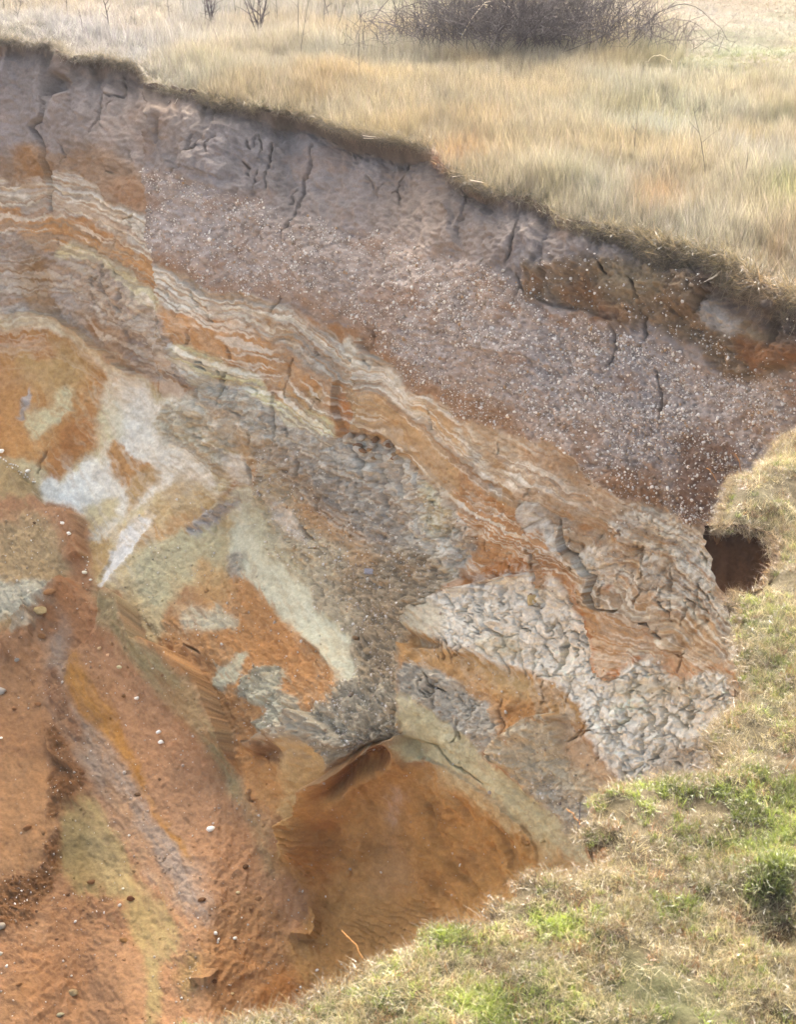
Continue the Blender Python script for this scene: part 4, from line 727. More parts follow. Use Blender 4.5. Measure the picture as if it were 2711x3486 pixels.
STN = [(236, 1806, 16, WHITE, 'small round white flint highest on the slump gully by the white slab'), (264, 1843, 17, WHITE, 'white wedge shaped flint on orange earth left of the white slab'),
       (296, 1952, 20, (226, 214, 190), 'cream flint, larger at the foot of the bead-like row of pebbles'), (318, 1979, 12, WHITE, 'tiny white pebble just right of the row of pebbles'),
       (377, 2226, 18, (226, 186, 140), 'upper of two buff pebbles on the orange slide below the ridge'), (409, 2254, 17, (232, 178, 136), 'lower of two buff pebbles, pinkish, on the orange slide'),
       (452, 2306, 22, (206, 190, 148), 'crumbly pale yellow stone on the orange slide'), (492, 2403, 19, WHITE, 'single white flint alone in the middle of the orange slide'),
       (556, 2503, 22, (226, 222, 216), 'split white flint with a dark core, upper of a close pair'), (561, 2537, 24, WHITE, 'long white flint, lower of a close pair on the orange slide'),
       (713, 2814, 34, WHITE, 'largest white flint, with a hooked end, low on the orange slide'), (795, 3199, 18, (232, 224, 210), 'flat white flint near the cave mouth foot'),
       (807, 3041, 16, (222, 196, 150), 'pale yellow pebble on brown earth above the flat white flint'), (792, 3382, 16, (220, 186, 140), 'buff pebble lying nearest the grass edge at the bottom'),
       (418, 3026, 11, (228, 222, 206), 'small white pebble above the red brown clod'), (443, 2845, 11, (230, 226, 216), 'small white pebble on the grey streaked earth'),
       (96, 1605, 18, WHITE, 'flat white pebble at the end of the pebble trail on the left'), (6, 1539, 22, WHITE, 'flat white pebble cut by the left picture edge, start of the pebble trail'),
       (8, 2518, 12, WHITE, 'tiny white pebble at the left edge on tan sand'), (1704, 2502, 13, WHITE, 'white pebble below the ochre band near a long crack')]
for k, (x, y, px, c, lab) in enumerate(STN):
    o = tag(link('stone', stone_mesh('stone', c, 100+k, I1, (1, .7, .6))), lab, 'stone', 'loose pale stones on the slump'); place(o, x, y, .6, pxs(x, y, px)*1.05, (rng.uniform(0, .6), 0, rng.uniform(-.5, .5)))
for k in range(26):                             # trail of small pebbles coming from the left and down the gully
    t = k/25; x = 5+115*t+rng.normal(0, 3); y = 1560+80*t+rng.normal(0, 7)
    o = tag(link('trail_pebble', pm[k % 2*3]), 'tiny pebble in the line of pale pebbles at the left edge', 'pebble', 'line of pale pebbles at the left edge'); place(o, x, y, .6, pxs(x, y, rng.uniform(5, 10)))
row = [(301, 1900, 7), (296, 1906, 8), (303, 1916, 7), (300, 1928, 8), (299, 1943, 8), (284, 1990, 8), (288, 2000, 10), (297, 2009, 11), (303, 2018, 7), (310, 2027, 6), (322, 2040, 7), (308, 2058, 8), (318, 2062, 8)]
for k, (x, y, px) in enumerate(row):
    o = tag(link('row_pebble', pm[3 if k < 6 else 5]), 'tiny pebble in the upright bead-like row above the orange slide', 'pebble', 'bead-like row of pebbles'); place(o, x, y, .6, pxs(x, y, px))
M_CLOD = earth_mat('clod', scale=50, var=.25, bump=.7)
CLD = [(197, 2050, 46, (172, 120, 80), 'long orange clod with a pointed right end, upper of two on the left ridge'), (161, 2108, 58, (176, 150, 106), 'largest ochre clod with a dark underside, lower of two on the left ridge'),
       (132, 1797, 13, (112, 82, 58), 'small dark clod on the tan bank at the upper left'), (71, 2262, 20, (138, 134, 126), 'small grey stony clod on smooth orange sand'),
       (130, 2402, 26, (158, 106, 70), 'oval red brown clod leaning on the dark crease'), (50, 2416, 22, (156, 108, 74), 'flat brown clod on the smooth sand at the left'),
       (445, 2388, 18, (134, 94, 60), 'little dark clod beside the single white flint'), (448, 3060, 36, (128, 78, 52), 'dark red clod lying across the pale sand tongue'),
       (318, 3007, 34, (142, 98, 64), 'rough brown clod on the pale sand tongue above the dark red one'), (95, 2825, 36, (160, 110, 74), 'rounded brown clod on the edge of the smooth sand sheet'),
       (727, 3350, 22, (120, 78, 50), 'dark clod near the bottom above the grass fringe'), (10, 3175, 44, (176, 162, 146), 'pale slab sided clod cut by the left edge near the bottom'),
       (8, 2360, 46, (170, 160, 150), 'grey boulder of clay half out of the picture on the left'), (8, 3262, 26, (184, 180, 170), 'pale grey stone at the left edge near the bottom corner'),
       (248, 3388, 44, (166, 140, 104), 'flat tan slab of earth in the bottom left'), (205, 3455, 34, (168, 158, 128), 'greyish green clod at the bottom left'), (72, 3378, 26, (150, 104, 68), 'small flat brown clod in the bottom left corner'),
       (152, 2182, 34, (158, 110, 72), 'small orange clod lying under the left ridge'), (548, 2656, 13, (120, 80, 50), 'black-brown crumb at the head of the grey streak'), (695, 3076, 36, (124, 84, 56), 'dark clod stuck at the lower end of the grey streaks'),
       (286, 2640, 22, (128, 84, 54), 'dark crumb on top of the pale sand patch'), (468, 2704, 26, (124, 92, 66), 'dark clod sitting on the grey streaked earth'), (835, 2952, 24, (120, 78, 48), 'dark stick-like clod on brown earth left of the hollow'),
       (425, 3205, 34, (156, 112, 70), 'curled flake of earth on the pale sand near the bottom'), (1330, 2420, 26, (172, 146, 116), 'small brown slab on the scree beside the rib'), (545, 2228, 34, (178, 124, 76), 'orange knob at the tip of the hanging ledge'),
       (1257, 2215, 50, (168, 142, 112), 'block of earth half sunk in the scree'), (1222, 2185, 26, (150, 112, 80), 'small brown block above the sunken one in the scree'), (620, 2330, 14, (140, 100, 70), 'crumb on the green-grey earth slope'), (952, 2810, 18, (120, 80, 54), 'dark pellet on the brown slope left of the hollow')]
for k, (x, y, px, c, lab) in enumerate(CLD):
    fl = (1, .62, .5) if px > 24 else (1, .8, .7)
    o = tag(link('earth_clod', stone_mesh('earth_clod', c, 200+k, I2, fl, .22, M_CLOD)), lab, 'clod', 'clods of earth on the slump'); place(o, x, y, .35, pxs(x, y, px), (rng.uniform(.2, .7), rng.uniform(-.3, .3), rng.uniform(-.6, .6)))
# flaky debris pocket at the foot of the buttress
for k in range(26):
    x = rng.uniform(1195, 1345); y = 1478+ (x-1195)*.25+rng.uniform(0, 65)
    c = [(176, 160, 144), (190, 180, 166), (150, 112, 84), (166, 128, 92)][k % 4]
    o = tag(link('clay_flake', stone_mesh('clay_flake', c, 300+k, I1, (1, .65, .3), .3, M_CLOD)), 'loose %s flake of clay in the pocket below the upright rib' % ('grey', 'whitish', 'rusty', 'tan')[k % 4], 'flake', ('grey', 'whitish', 'rusty', 'tan')[k % 4]+' flakes in the pocket below the upright rib'); place(o, x, y, .6, pxs(x, y, rng.uniform(18, 44)), (rng.uniform(.2, 1.1), rng.uniform(-.4, .4), rng.uniform(-.8, .8)))
def slab(name, x, y, w_, h_, t_, c, lab, rz, cat, tilt=.5):
    V, Fc = I2; V = np.sign(V)*np.abs(V)**.35*np.array([w_, t_, h_])*.5*(1+.06*rng.normal(size=(len(V), 1)))
    o = tag(link(name, mesh_np(name, V, Fc, M_CLOD, np.tile(alb(c), (len(V), 1)), smooth=False)), lab, cat); p, n = surf(x, y); o.location = p+n*.04; o.rotation_euler = (-tilt, rz, .1); return o
slab('slate_slab', 1281, 1952, .11, .075, .03, (146, 142, 148), 'small flat blue grey slab standing out on the brown scree', .15, 'slab', .9)
slab('upright_chip', 1362, 2452, .06, .20, .05, (176, 136, 92), 'narrow ochre wedge of earth at the top of the hollow', .45, 'chip')
slab('clay_nodule', 1808, 2042, .12, .11, .07, (208, 180, 134), 'pale cream block hanging in the cracks of the grey clay', .05, 'block', .2)

# ------------------------------------------------------------------ grass
def grass_mat(name, trans=.42, gloss=.05):
    m = bpy.data.materials.new(name); m.use_nodes = True; n = m.node_tree; n.nodes.clear(); L = n.links
    out = n.nodes.new('ShaderNodeOutputMaterial'); ti = n.nodes.new('ShaderNodeAttribute'); ti.attribute_type = 'INSTANCER'; ti.attribute_name = 'tint'
    co = n.nodes.new('ShaderNodeAttribute'); co.attribute_name = 'col'; mu = n.nodes.new('ShaderNodeVectorMath'); mu.operation = 'MULTIPLY'
    L.new(ti.outputs['Vector'], mu.inputs[0]); L.new(co.outputs['Vector'], mu.inputs[1])
    df = n.nodes.new('ShaderNodeBsdfDiffuse'); tr = n.nodes.new('ShaderNodeBsdfTranslucent'); gl = n.nodes.new('ShaderNodeBsdfGlossy'); gl.inputs['Roughness'].default_value = .38
    mx = n.nodes.new('ShaderNodeMixShader'); mx.inputs[0].default_value = trans; m2 = n.nodes.new('ShaderNodeMixShader'); m2.inputs[0].default_value = gloss
    for q in (df, tr): L.new(mu.outputs[0], q.inputs['Color'])
    L.new(df.outputs[0], mx.inputs[1]); L.new(tr.outputs[0], mx.inputs[2]); L.new(mx.outputs[0], m2.inputs[1]); L.new(gl.outputs[0], m2.inputs[2]); L.new(m2.outputs[0], out.inputs['Surface'])
    return m
M_GRASS = grass_mat('grass_blades')
def tuft(name, n, h, spread, lean, width, droop=.3, seg=3, seed=0, basecol=(1, 1, 1), lo=.45, hi=1.0):
    r = np.random.default_rng(seed); V = []; Q = []; Cc = []
    a = r.uniform(0, 2*np.pi, n); rad = spread*np.sqrt(r.random(n)); bx = rad*np.cos(a); by = rad*np.sin(a)
    az = r.uniform(0, 2*np.pi, n); ln = np.abs(r.normal(0, 1, n))*lean; hh = h*r.uniform(lo, hi, n); wv = width*r.uniform(.6, 1.3, n); dr = droop*r.uniform(.2, 1.6, n); face = r.uniform(0, 2*np.pi, n)
    for i in range(n):
        p = np.array([bx[i], by[i], 0]); th = ln[i]; st = len(V); col = np.array(basecol)*min(math.exp(r.normal(-.08, .34)), 1.9)*(1.6 if r.random() < .06 else 1)*np.array([1, r.uniform(.93, 1.05), r.uniform(.82, 1.12)])  # a few blades lightened as painted glints
        sx, sy = math.cos(face[i])*wv[i]/2, math.sin(face[i])*wv[i]/2
        for k in range(seg+1):
            t = k/seg; tw = 1-.85*t
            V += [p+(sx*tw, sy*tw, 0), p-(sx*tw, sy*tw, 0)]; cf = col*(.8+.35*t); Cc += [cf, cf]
            th2 = min(th+dr[i]*(k+.5), 2.4); d = hh[i]/seg; p = p+np.array([math.cos(az[i])*math.sin(th2)*d, math.sin(az[i])*math.sin(th2)*d, math.cos(th2)*d])
        Q += [(st+2*k, st+2*k+1, st+2*k+3, st+2*k+2) for k in range(seg)]
    me = mesh_np(name, V, np.array(Q), M_GRASS, np.array(Cc)); return bpy.data.objects.new(name, me)
def variants(name, objs):
    c = bpy.data.collections.new(name)
    for o in objs: c.objects.link(o)
    return c
def scatter(name, pos, rot, scl, idx, tint, coll, label):
    me = bpy.data.meshes.new(name); n = len(pos); me.vertices.add(n); me.vertices.foreach_set('co', np.asarray(pos, np.float32).ravel())
    me.attributes.new('rot', 'FLOAT_VECTOR', 'POINT').data.foreach_set('vector', np.asarray(rot, np.float32).ravel())
    me.attributes.new('scl', 'FLOAT', 'POINT').data.foreach_set('value', np.asarray(scl, np.float32))
    me.attributes.new('idx', 'INT', 'POINT').data.foreach_set('value', np.asarray(idx, np.int32))
    me.attributes.new('tint', 'FLOAT_VECTOR', 'POINT').data.foreach_set('vector', np.asarray(tint, np.float32).ravel())
    o = link(name, me); tag(o, label, None, None, 'stuff')
    g = bpy.data.node_groups.new(name, 'GeometryNodeTree'); g.interface.new_socket('Geometry', in_out='INPUT', socket_type='NodeSocketGeometry'); g.interface.new_socket('Geometry', in_out='OUTPUT', socket_type='NodeSocketGeometry')
    N = g.nodes; gi = N.new('NodeGroupInput'); go = N.new('NodeGroupOutput'); ip = N.new('GeometryNodeInstanceOnPoints'); ci_ = N.new('GeometryNodeCollectionInfo')
    ci_.inputs['Collection'].default_value = coll; ci_.inputs['Separate Children'].default_value = True; ci_.inputs['Reset Children'].default_value = True; ip.inputs['Pick Instance'].default_value = True
    def na(nm, ty):
        q = N.new('GeometryNodeInputNamedAttribute'); q.data_type = ty; q.inputs['Name'].default_value = nm; return next(s_ for s_ in q.outputs if s_.enabled and s_.name == 'Attribute')
    L = g.links; L.new(gi.outputs[0], ip.inputs['Points']); L.new(ci_.outputs[0], ip.inputs['Instance']); L.new(na('idx', 'INT'), ip.inputs['Instance Index']); L.new(na('rot', 'FLOAT_VECTOR'), ip.inputs['Rotation']); L.new(na('scl', 'FLOAT'), ip.inputs['Scale']); L.new(ip.outputs[0], go.inputs[0])
    md = o.modifiers.new('scatter', 'NODES'); md.node_group = g; return o
def blobs(px, py, base, L):
    c = np.tile(lin(base), (len(px), 1))
    for x, y, rx, ry, k, wgt in L:
        q = (wgt*np.exp(-(((px-x)/rx)**2+((py-y)/ry)**2)))[:, None]; c = c*(1-q)+lin(k)*q
    return c
# far meadow
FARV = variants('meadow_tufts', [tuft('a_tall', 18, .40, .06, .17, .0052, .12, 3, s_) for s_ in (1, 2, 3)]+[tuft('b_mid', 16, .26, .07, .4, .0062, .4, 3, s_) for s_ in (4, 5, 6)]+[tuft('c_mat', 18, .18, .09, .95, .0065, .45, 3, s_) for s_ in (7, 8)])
n = 150000; Yv = 12+23*rng.random(n)**.8; Xv = rng.uniform(-1, 1, n)*(Yv*.25+1.8)
ok = inside(Xv, Yv, far_poly); Xv, Yv = Xv[ok], Yv[ok]; dd = polydist(Xv, Yv, far_rim); px, py = to_px(Xv, Yv, 0*Xv); px = px+rng.normal(0, 45, len(px)); py = py+rng.normal(0, 14, len(py))
tall = np.where(px > 560, .95, .15)*(1-np.exp(-(((px-2230)/260)**2+((py-400)/95)**2)))*(1-.9*np.exp(-(((px-2560)/150)**2+((py-500)/60)**2)))
tall *= 1-.75*np.exp(-(((px-1380)/160)**2+((py-310)/40)**2)); tall *= np.where(py < 175, .55, 1)*np.where((px > 2260) & (py < 290), .02, 1)*np.where(py < 90, .3, 1)*np.clip(.45+dd/1.2, 0, 1)
tall = np.clip(tall*(1+.5*wn(Xv, Yv, .8, 200)), 0, 1); u = rng.random(len(Xv))
mid = u < tall; mat_ = (~mid) & (rng.random(len(Xv)) < .55+.3*(px < 560))
keep = mid | mat_ | (rng.random(len(Xv)) < .6)
idx = np.where(mid, rng.integers(0, 3, len(Xv)), np.where(mat_, rng.integers(6, 8, len(Xv)), rng.integers(3, 6, len(Xv))))
scl = rng.uniform(.65, 1.15, len(Xv))*np.where((px > 1150) & (px < 2350) & (py < 300), .75, 1)*np.where(mid, np.clip(.55+dd*.5, .55, 1)*(1+.2*wn(Xv, Yv, .6, 210)), 1)*np.where((px > 2260) & (py < 290), .4, 1)
tc_ = blobs(px, py, (212, 196, 156), [(300, 120, 420, 160, (214, 204, 186), 1), (1000, 60, 500, 70, (206, 194, 168), .8), (2560, 210, 300, 60, (176, 186, 124), 1), (2500, 130, 330, 45, (206, 196, 172), .8), (2500, 30, 400, 60, (212, 196, 172), 1), (1650, 430, 170, 90, (204, 172, 116), .75), (1100, 330, 170, 60, (204, 172, 118), .75),
      (1560, 540, 60, 50, (200, 150, 98), .8), (2230, 400, 240, 80, (206, 202, 160), .8), (2560, 500, 140, 50, (208, 200, 176), .8), (2690, 700, 80, 60, (150, 170, 96), .6), (2240, 690, 60, 70, (206, 156, 104), .6), (1950, 650, 100, 50, (176, 168, 120), .5), (2680, 420, 70, 50, (160, 164, 120), .5), (700, 260, 120, 40, (204, 186, 134), .7), (2650, 880, 60, 60, (204, 158, 100), .6), (1560, 10, 260, 40, (178, 190, 126), .3)])
tc_ = tc_/KG*(1+.16*wn(Xv, Yv, 1.7, 220)[:, None])*np.exp(rng.normal(0, .17, (len(Xv), 1)))
tc_[:, 0] *= 1+.07*wn(Xv, Yv, .9, 230); tc_[:, 2] *= 1-.12*wn(Xv, Yv, .9, 230)
rot = np.stack([rng.normal(0, .08, len(Xv)), rng.normal(.04, .08, len(Xv)), rng.uniform(0, 6.28, len(Xv))], 1)
scatter('meadow_grass', np.stack([Xv, Yv, bump_far(Xv, Yv)-.01], 1)[keep], rot[keep], scl[keep], idx[keep], tc_[keep], FARV, 'tall golden and pale dry grass covering the ground behind the cliff rim')
# bare earth hollow under the near turf lobe
hp = catmull([(2412, 1786), (2470, 1784), (2545, 1790), (2618, 1815), (2652, 1855), (2632, 1940), (2585, 2000), (2520, 2018)], 8, False); hw = on_plane(hp[:, 0], hp[:, 1], 0)
tz = np.linspace(0, 1, 26); cen = hw.mean(0); VV = []
for i_, z_ in enumerate(tz):
    q = hw.copy(); q += (cen-hw)*(.75*z_**2.2-.05); q[:, 2] = -.01-.50*z_; VV.append(q)
VV = np.array(VV); VV[..., :2] += .022*np.stack([wn(VV[..., 0]*1+VV[..., 2], VV[..., 1]+VV[..., 2], 14, 400), wn(VV[..., 0], VV[..., 1]-VV[..., 2], 14, 410)], -1)
nh_ = len(hp); q_ = np.array([(a_*nh_+b_, a_*nh_+b_+1, (a_+1)*nh_+b_+1, (a_+1)*nh_+b_) for a_ in range(25) for b_ in range(nh_-1)])
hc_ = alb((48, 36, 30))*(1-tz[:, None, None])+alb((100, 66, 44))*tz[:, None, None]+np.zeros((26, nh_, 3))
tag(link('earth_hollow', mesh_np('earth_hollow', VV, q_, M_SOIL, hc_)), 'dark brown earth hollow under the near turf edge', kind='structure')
# turf hanging over the far rim
HV = variants('edge_tufts', [tuft('a_edge', 26, .16, .06, .7, .0045, .55, 4, s_) for s_ in (11, 12, 13)]+[tuft('b_edge', 16, .26, .04, .5, .0045, .55, 5, s_) for s_ in (14, 15)])
seg_l = np.r_[0, np.cumsum(np.hypot(*np.diff(far_rim, axis=0).T))]; m_ = 5200; t_ = rng.uniform(0, seg_l[-1], m_); ex = np.interp(t_, seg_l, far_rim[:, 0]); ey = np.interp(t_, seg_l, far_rim[:, 1])
clump = wn(ex, ey, 1.6, 240); kp = (rng.random(m_) < np.clip(.5+clump, .12, 1)); ex, ey = ex[kp], ey[kp]; epx, epy = to_px(ex, ey, 0*ex); m_ = len(ex)
thick = np.clip((epx-1700)/600, 0, 1); ez = rng.uniform(-.02, .03, m_)-.22*thick*rng.random(m_); off = rng.uniform(-.05, .10, m_)
et = blobs(epx, epy, (200, 178, 132), [(200, 160, 300, 80, (178, 164, 136), .8), (2400, 850, 400, 150, (188, 166, 118), .8), (1500, 560, 40, 60, (170, 100, 62), .8), (2650, 950, 90, 60, (190, 140, 84), .5)])/KG*rng.uniform(.6, 1.15, (m_, 1))
scatter('overhanging_grass', np.stack([ex, ey+off, ez], 1), np.stack([rng.uniform(.5, 1.9, m_), rng.normal(0, .5, m_), rng.normal(0, .7, m_)], 1), rng.uniform(.6, 1.2, m_)*(1+.55*thick), np.where(rng.random(m_) < .8, rng.integers(0, 3, m_), rng.integers(3, 5, m_)), et, HV, 'dry grass hanging over the far cliff rim')
# near turf
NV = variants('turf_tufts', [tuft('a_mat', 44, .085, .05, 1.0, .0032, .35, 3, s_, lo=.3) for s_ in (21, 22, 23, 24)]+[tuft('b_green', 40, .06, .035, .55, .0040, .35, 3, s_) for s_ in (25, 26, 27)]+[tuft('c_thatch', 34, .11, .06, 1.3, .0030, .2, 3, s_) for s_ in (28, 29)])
n = 105000; Yv = 3.6+10.3*rng.random(n); Xv = -1.6+rng.random(n)*(Yv*.25+3.4+1.8); ok = inside(Xv, Yv, near_poly); Xv, Yv = Xv[ok], Yv[ok]; px, py = to_px(Xv, Yv, 0*Xv)
ok = (px > -400) & (px < 3900) & (py < 4100); Xv, Yv, px, py = Xv[ok], Yv[ok], px[ok], py[ok]; dd = polydist(Xv, Yv, near_rim)
gn = .9*wn(Xv, Yv, 1.5, 250)+.5*wn(Xv, Yv, 5, 255); gb = blobs(px, py, (0, 0, 0), [(2350, 2720, 260, 70, (255, 255, 255), 1), (2640, 3010, 110, 80, (255, 255, 255), 1), (2550, 2860, 200, 70, (255, 255, 255), .5), (2640, 2640, 90, 70, (255, 255, 255), .7), (1890, 3170, 90, 50, (255, 255, 255), .6), (1520, 3190, 130, 60, (255, 255, 255), .7), (2310, 3085, 90, 40, (255, 255, 255), .7), (1650, 3420, 200, 60, (255, 255, 255), .7),
       (2640, 2300, 60, 200, (255, 255, 255), .3), (2560, 2060, 70, 60, (255, 255, 255), .35), (1300, 3300, 90, 40, (255, 255, 255), .4)])[:, 0]
green = rng.random(len(Xv)) < np.clip(.10+.85*gb+.45*sm(gn, .1, .8)*(dd > .12), 0, .85)
thin = wn(Xv, Yv, 2.6, 260)+.5*wn(Xv, Yv, 8, 265); keep = rng.random(len(Xv)) < np.clip(.95+thin*.95, .12, 1)
idx = np.where(green, rng.integers(4, 7, len(Xv)), np.where(rng.random(len(Xv)) < .6, rng.integers(0, 4, len(Xv)), rng.integers(7, 9, len(Xv))))
tn = np.where(green[:, None], lin((186, 198, 84)), lin((232, 210, 150)))
tn = tn*(1+np.where(green[:, None], .45, .28)*wn(Xv, Yv, 4.0, 270)[:, None])*rng.uniform(.65, 1.3, (len(Xv), 1)); br = (rng.random(len(Xv)) < .14) & ~green; tn[br] *= lin((168, 120, 84))/lin((200, 184, 150))*.9
wh = (rng.random(len(Xv)) < .07) & ~green; tn[wh] *= 1.45; edge = (dd < .10) & ~green; tn[edge] = tn[edge]*.35+.65*lin((212, 184, 134))
tn = np.clip(tn/KG*np.array([.92, .93, .90]), .01, .75)
rot = np.stack([rng.normal(0, .25, len(Xv)), rng.normal(0, .25, len(Xv)), rng.uniform(0, 6.28, len(Xv))], 1); scl = rng.uniform(.5, 1.05, len(Xv))*(1+.4*gb*green)
scatter('turf_grass', np.stack([Xv, Yv, bump_near(Xv, Yv)*sm(dd, -.05, .3)-.004-.05*(1-sm(dd, 0, .12))], 1)[keep], rot[keep], scl[keep], idx[keep], tn[keep], NV, 'short straw and green turf grass on the near clifftop')
# fringe over the near edge
sl_ = np.r_[0, np.cumsum(np.hypot(*np.diff(near_rim, axis=0).T))]; m_ = 2400; t_ = rng.uniform(0, sl_[-1], m_); ex = np.interp(t_, sl_, near_rim[:, 0]); ey = np.interp(t_, sl_, near_rim[:, 1]); tx_ = np.interp(t_+.02, sl_, near_rim[:, 0])-ex; ty_ = np.interp(t_+.02, sl_, near_rim[:, 1])-ey
epx, epy = to_px(ex, ey, 0*ex); az = np.arctan2(-tx_, ty_)+math.pi  # outward heading
ox, oy = np.cos(az), np.sin(az); tst = inside(ex+ox*.05, ey+oy*.05, near_poly); ox = np.where(tst, -ox, ox); oy = np.where(tst, -oy, oy)
kp = (epx > 150) & (epx < 2800) & (rng.random(m_) < np.clip(.4+wn(ex, ey, 3, 280), .10, 1)); ex, ey, ox, oy, epx, epy = [q[kp] for q in (ex, ey, ox, oy, epx, epy)]; m_ = len(ex)
EV = variants('fringe_tufts', [tuft('a_fringe', 8, .085, .03, .45, .0030, .35, 4, s_) for s_ in (31, 32, 33)]+[tuft('b_fringe', 3, .16, .03, .35, .0028, .25, 5, s_) for s_ in (34, 35)])
til = rng.uniform(.3, 1.6, m_); zr = np.arctan2(ox, -oy)+rng.normal(0, .5, m_); et = blobs(epx, epy, (208, 182, 134), [(2600, 1550, 150, 120, (214, 190, 140), .8), (2560, 1900, 120, 160, (190, 140, 90), .6), (1900, 2900, 120, 60, (206, 186, 148), .8)])/KG*rng.uniform(.55, 1.2, (m_, 1))
scatter('fringe_grass', np.stack([ex-ox*.03, ey-oy*.03, rng.uniform(-.06, 0, m_)], 1), np.stack([til, 0*til, zr], 1), rng.uniform(.6, 1.25, m_), np.where(rng.random(m_) < .85, rng.integers(0, 3, m_), rng.integers(3, 5, m_)), et, EV, 'orange dry blades fringing the near turf edge')

# ------------------------------------------------------------------ woody plants
def bark(name, base, rough=.8): return earth_mat(name, rough=rough, scale=80, var=.25, bump=.3, attr=False, base=base)
M_TWIG = bark('twig_bark', albg((140, 126, 120))); M_CANE = bark('cane_bark', albg((134, 122, 114))); M_DEAD = bark('dead_wood', alb((215, 200, 185)), .5)
def tube(P_, r0, r1, k=5):
    P_ = np.array(P_, float); T_ = np.gradient(P_, axis=0); T_ /= np.linalg.norm(T_, axis=1)[:, None]+1e-9; A_ = np.cross(T_, [.31, .2, .93]); A_ /= np.linalg.norm(A_, axis=1)[:, None]+1e-9; B_ = np.cross(T_, A_); n_ = len(P_)
    r = np.linspace(r0, r1, n_)[:, None, None]; a = np.arange(k)/k*2*np.pi; V = P_[:, None]+r*(np.cos(a)[None, :, None]*A_[:, None]+np.sin(a)[None, :, None]*B_[:, None])
    Q = [(i*k+j, i*k+(j+1) % k, (i+1)*k+(j+1) % k, (i+1)*k+j) for i in range(n_-1) for j in range(k)]
    return V.reshape(-1, 3), np.array(Q)
def join(L):
    V = []; Q = []; o_ = 0
    for v, q in L: V.append(v); Q.append(q+o_); o_ += len(v)
    return np.vstack(V), np.vstack(Q)
def wander(p, d, L, n_, jit, grav=0.0):
    P_ = [np.array(p, float)]; d = np.array(d, float); d /= np.linalg.norm(d)
    for _ in range(n_):
        d = d+rng.normal(0, jit, 3)+np.array([0, 0, -grav]); d /= np.linalg.norm(d); P_.append(P_[-1]+d*L/n_)
    return P_
def ground_at(x, y): p = on_plane(x, y, 0); p[2] = 0; return p
def sapling(x, y, hpx, lab, name='sapling', nb=6, lean=0.0, mat=M_TWIG, rad=.010, multi=1, cat='sapling', grp='bare saplings and stems in the dry meadow'):
    b = ground_at(x, y); hgt = hpx*b[1]/F; e = tag(empty(name, b), lab, cat, grp)
    for s_ in range(multi):
        st = wander((rng.normal(0, .05), rng.normal(0, .05), -.02), (lean+rng.normal(0, .05+.16*(multi > 1)), rng.normal(0, .05), 1), hgt*rng.uniform(.8, 1.1), 8, .045)
        link('stem', mesh_np('stem', *tube(st, rad, rad*.35), M_TWIG if mat is None else mat), e)
        for k in range(nb):
            i = rng.integers(2, 8); sd_2 = rng.choice([-1, 1]); q = wander(st[i], (sd_2*rng.uniform(.4, 1), rng.normal(0, .4), rng.uniform(.5, 1.1)), hgt*rng.uniform(.12, .38)*(1-i/14), 5, .10)
            link('branch', mesh_np('branch', *tube(q, rad*.55, rad*.22, 4), mat), e)
    return e
sapling(366, 112, 170, 'straight bare sapling with short side twigs left of centre at the top', nb=11, rad=.012)
sapling(219, 58, 110, 'thin crooked stem just left of the straight bare sapling', nb=3)
sapling(22, 40, 90, 'faint stem at the far top left corner', nb=1)
sapling(152, 45, 90, 'faint straight stem second from the left corner', nb=1, rad=.005)
sapling(686, 62, 120, 'single slim stem in front of the twiggy clumps', nb=4)
sapling(722, 110, 190, 'many stemmed bare shrub with fanned twigs, left of the two upright clumps', 'bare_shrub', nb=6, multi=6, rad=.011, cat='shrub')
sapling(885, 125, 210, 'tallest many stemmed bare shrub, right of the upright clumps', 'bare_shrub', nb=7, multi=7, rad=.011, cat='shrub')
sapling(1005, 190, 260, 'long thin dark stem rising above the golden grass', nb=3, rad=.006)
sapling(1028, 230, 280, 'straight stem beside the long thin one, with few twigs', nb=2, rad=.006)
sapling(1118, 70, 130, 'short curved stem before the bramble thicket', nb=5, lean=-.2)
sapling(1205, 280, 300, 'tall kinked stem standing in golden grass above the rim', nb=4, rad=.006)
sapling(1330, 130, 190, 'arched cane left of the dark thicket', nb=6, lean=.25)
sapling(470, 120, 120, 'low twiggy brown stem before the pale grass', nb=5, rad=.004)
sapling(620, 150, 140, 'leaning fine twigs near the shrub clumps', nb=6, rad=.004, lean=.3)
for x, y, h, k in [(60, 90, 110, 'leftmost low'), (290, 130, 120, 'slanting low'), (560, 90, 150, 'forked'), (640, 60, 90, 'faint short'), (800, 70, 160, 'upright'), (940, 80, 150, 'dark'), (1070, 150, 190, 'long'), (1150, 110, 170, 'curving'), (1250, 140, 190, 'twiggy'), (770, 200, 130, 'fine foreground')]:
    sapling(x, y, h, '%s bare stem with few twigs in the pale grass along the top left' % k, nb=5, rad=.007, lean=rng.uniform(-.2, .2), multi=1+(x % 3 == 0))
sapling(2416, 615, 350, 'tall thin dead stalk in the grass on the right', 'dead_stalk', nb=3, rad=.006, lean=-.13, cat='stalk')
sapling(2531, 640, 130, 'short dark dead stalk right of the tall thin one', 'dead_stalk', nb=3, rad=.007, cat='stalk')
sapling(2152, 560, 250, 'faint dead stalk standing left of the tall thin one', 'dead_stalk', nb=2, rad=.004, cat='stalk')
sapling(1560, 330, 160, 'thin dead stalk in front of the thicket', 'dead_stalk', nb=2, rad=.004, cat='stalk')
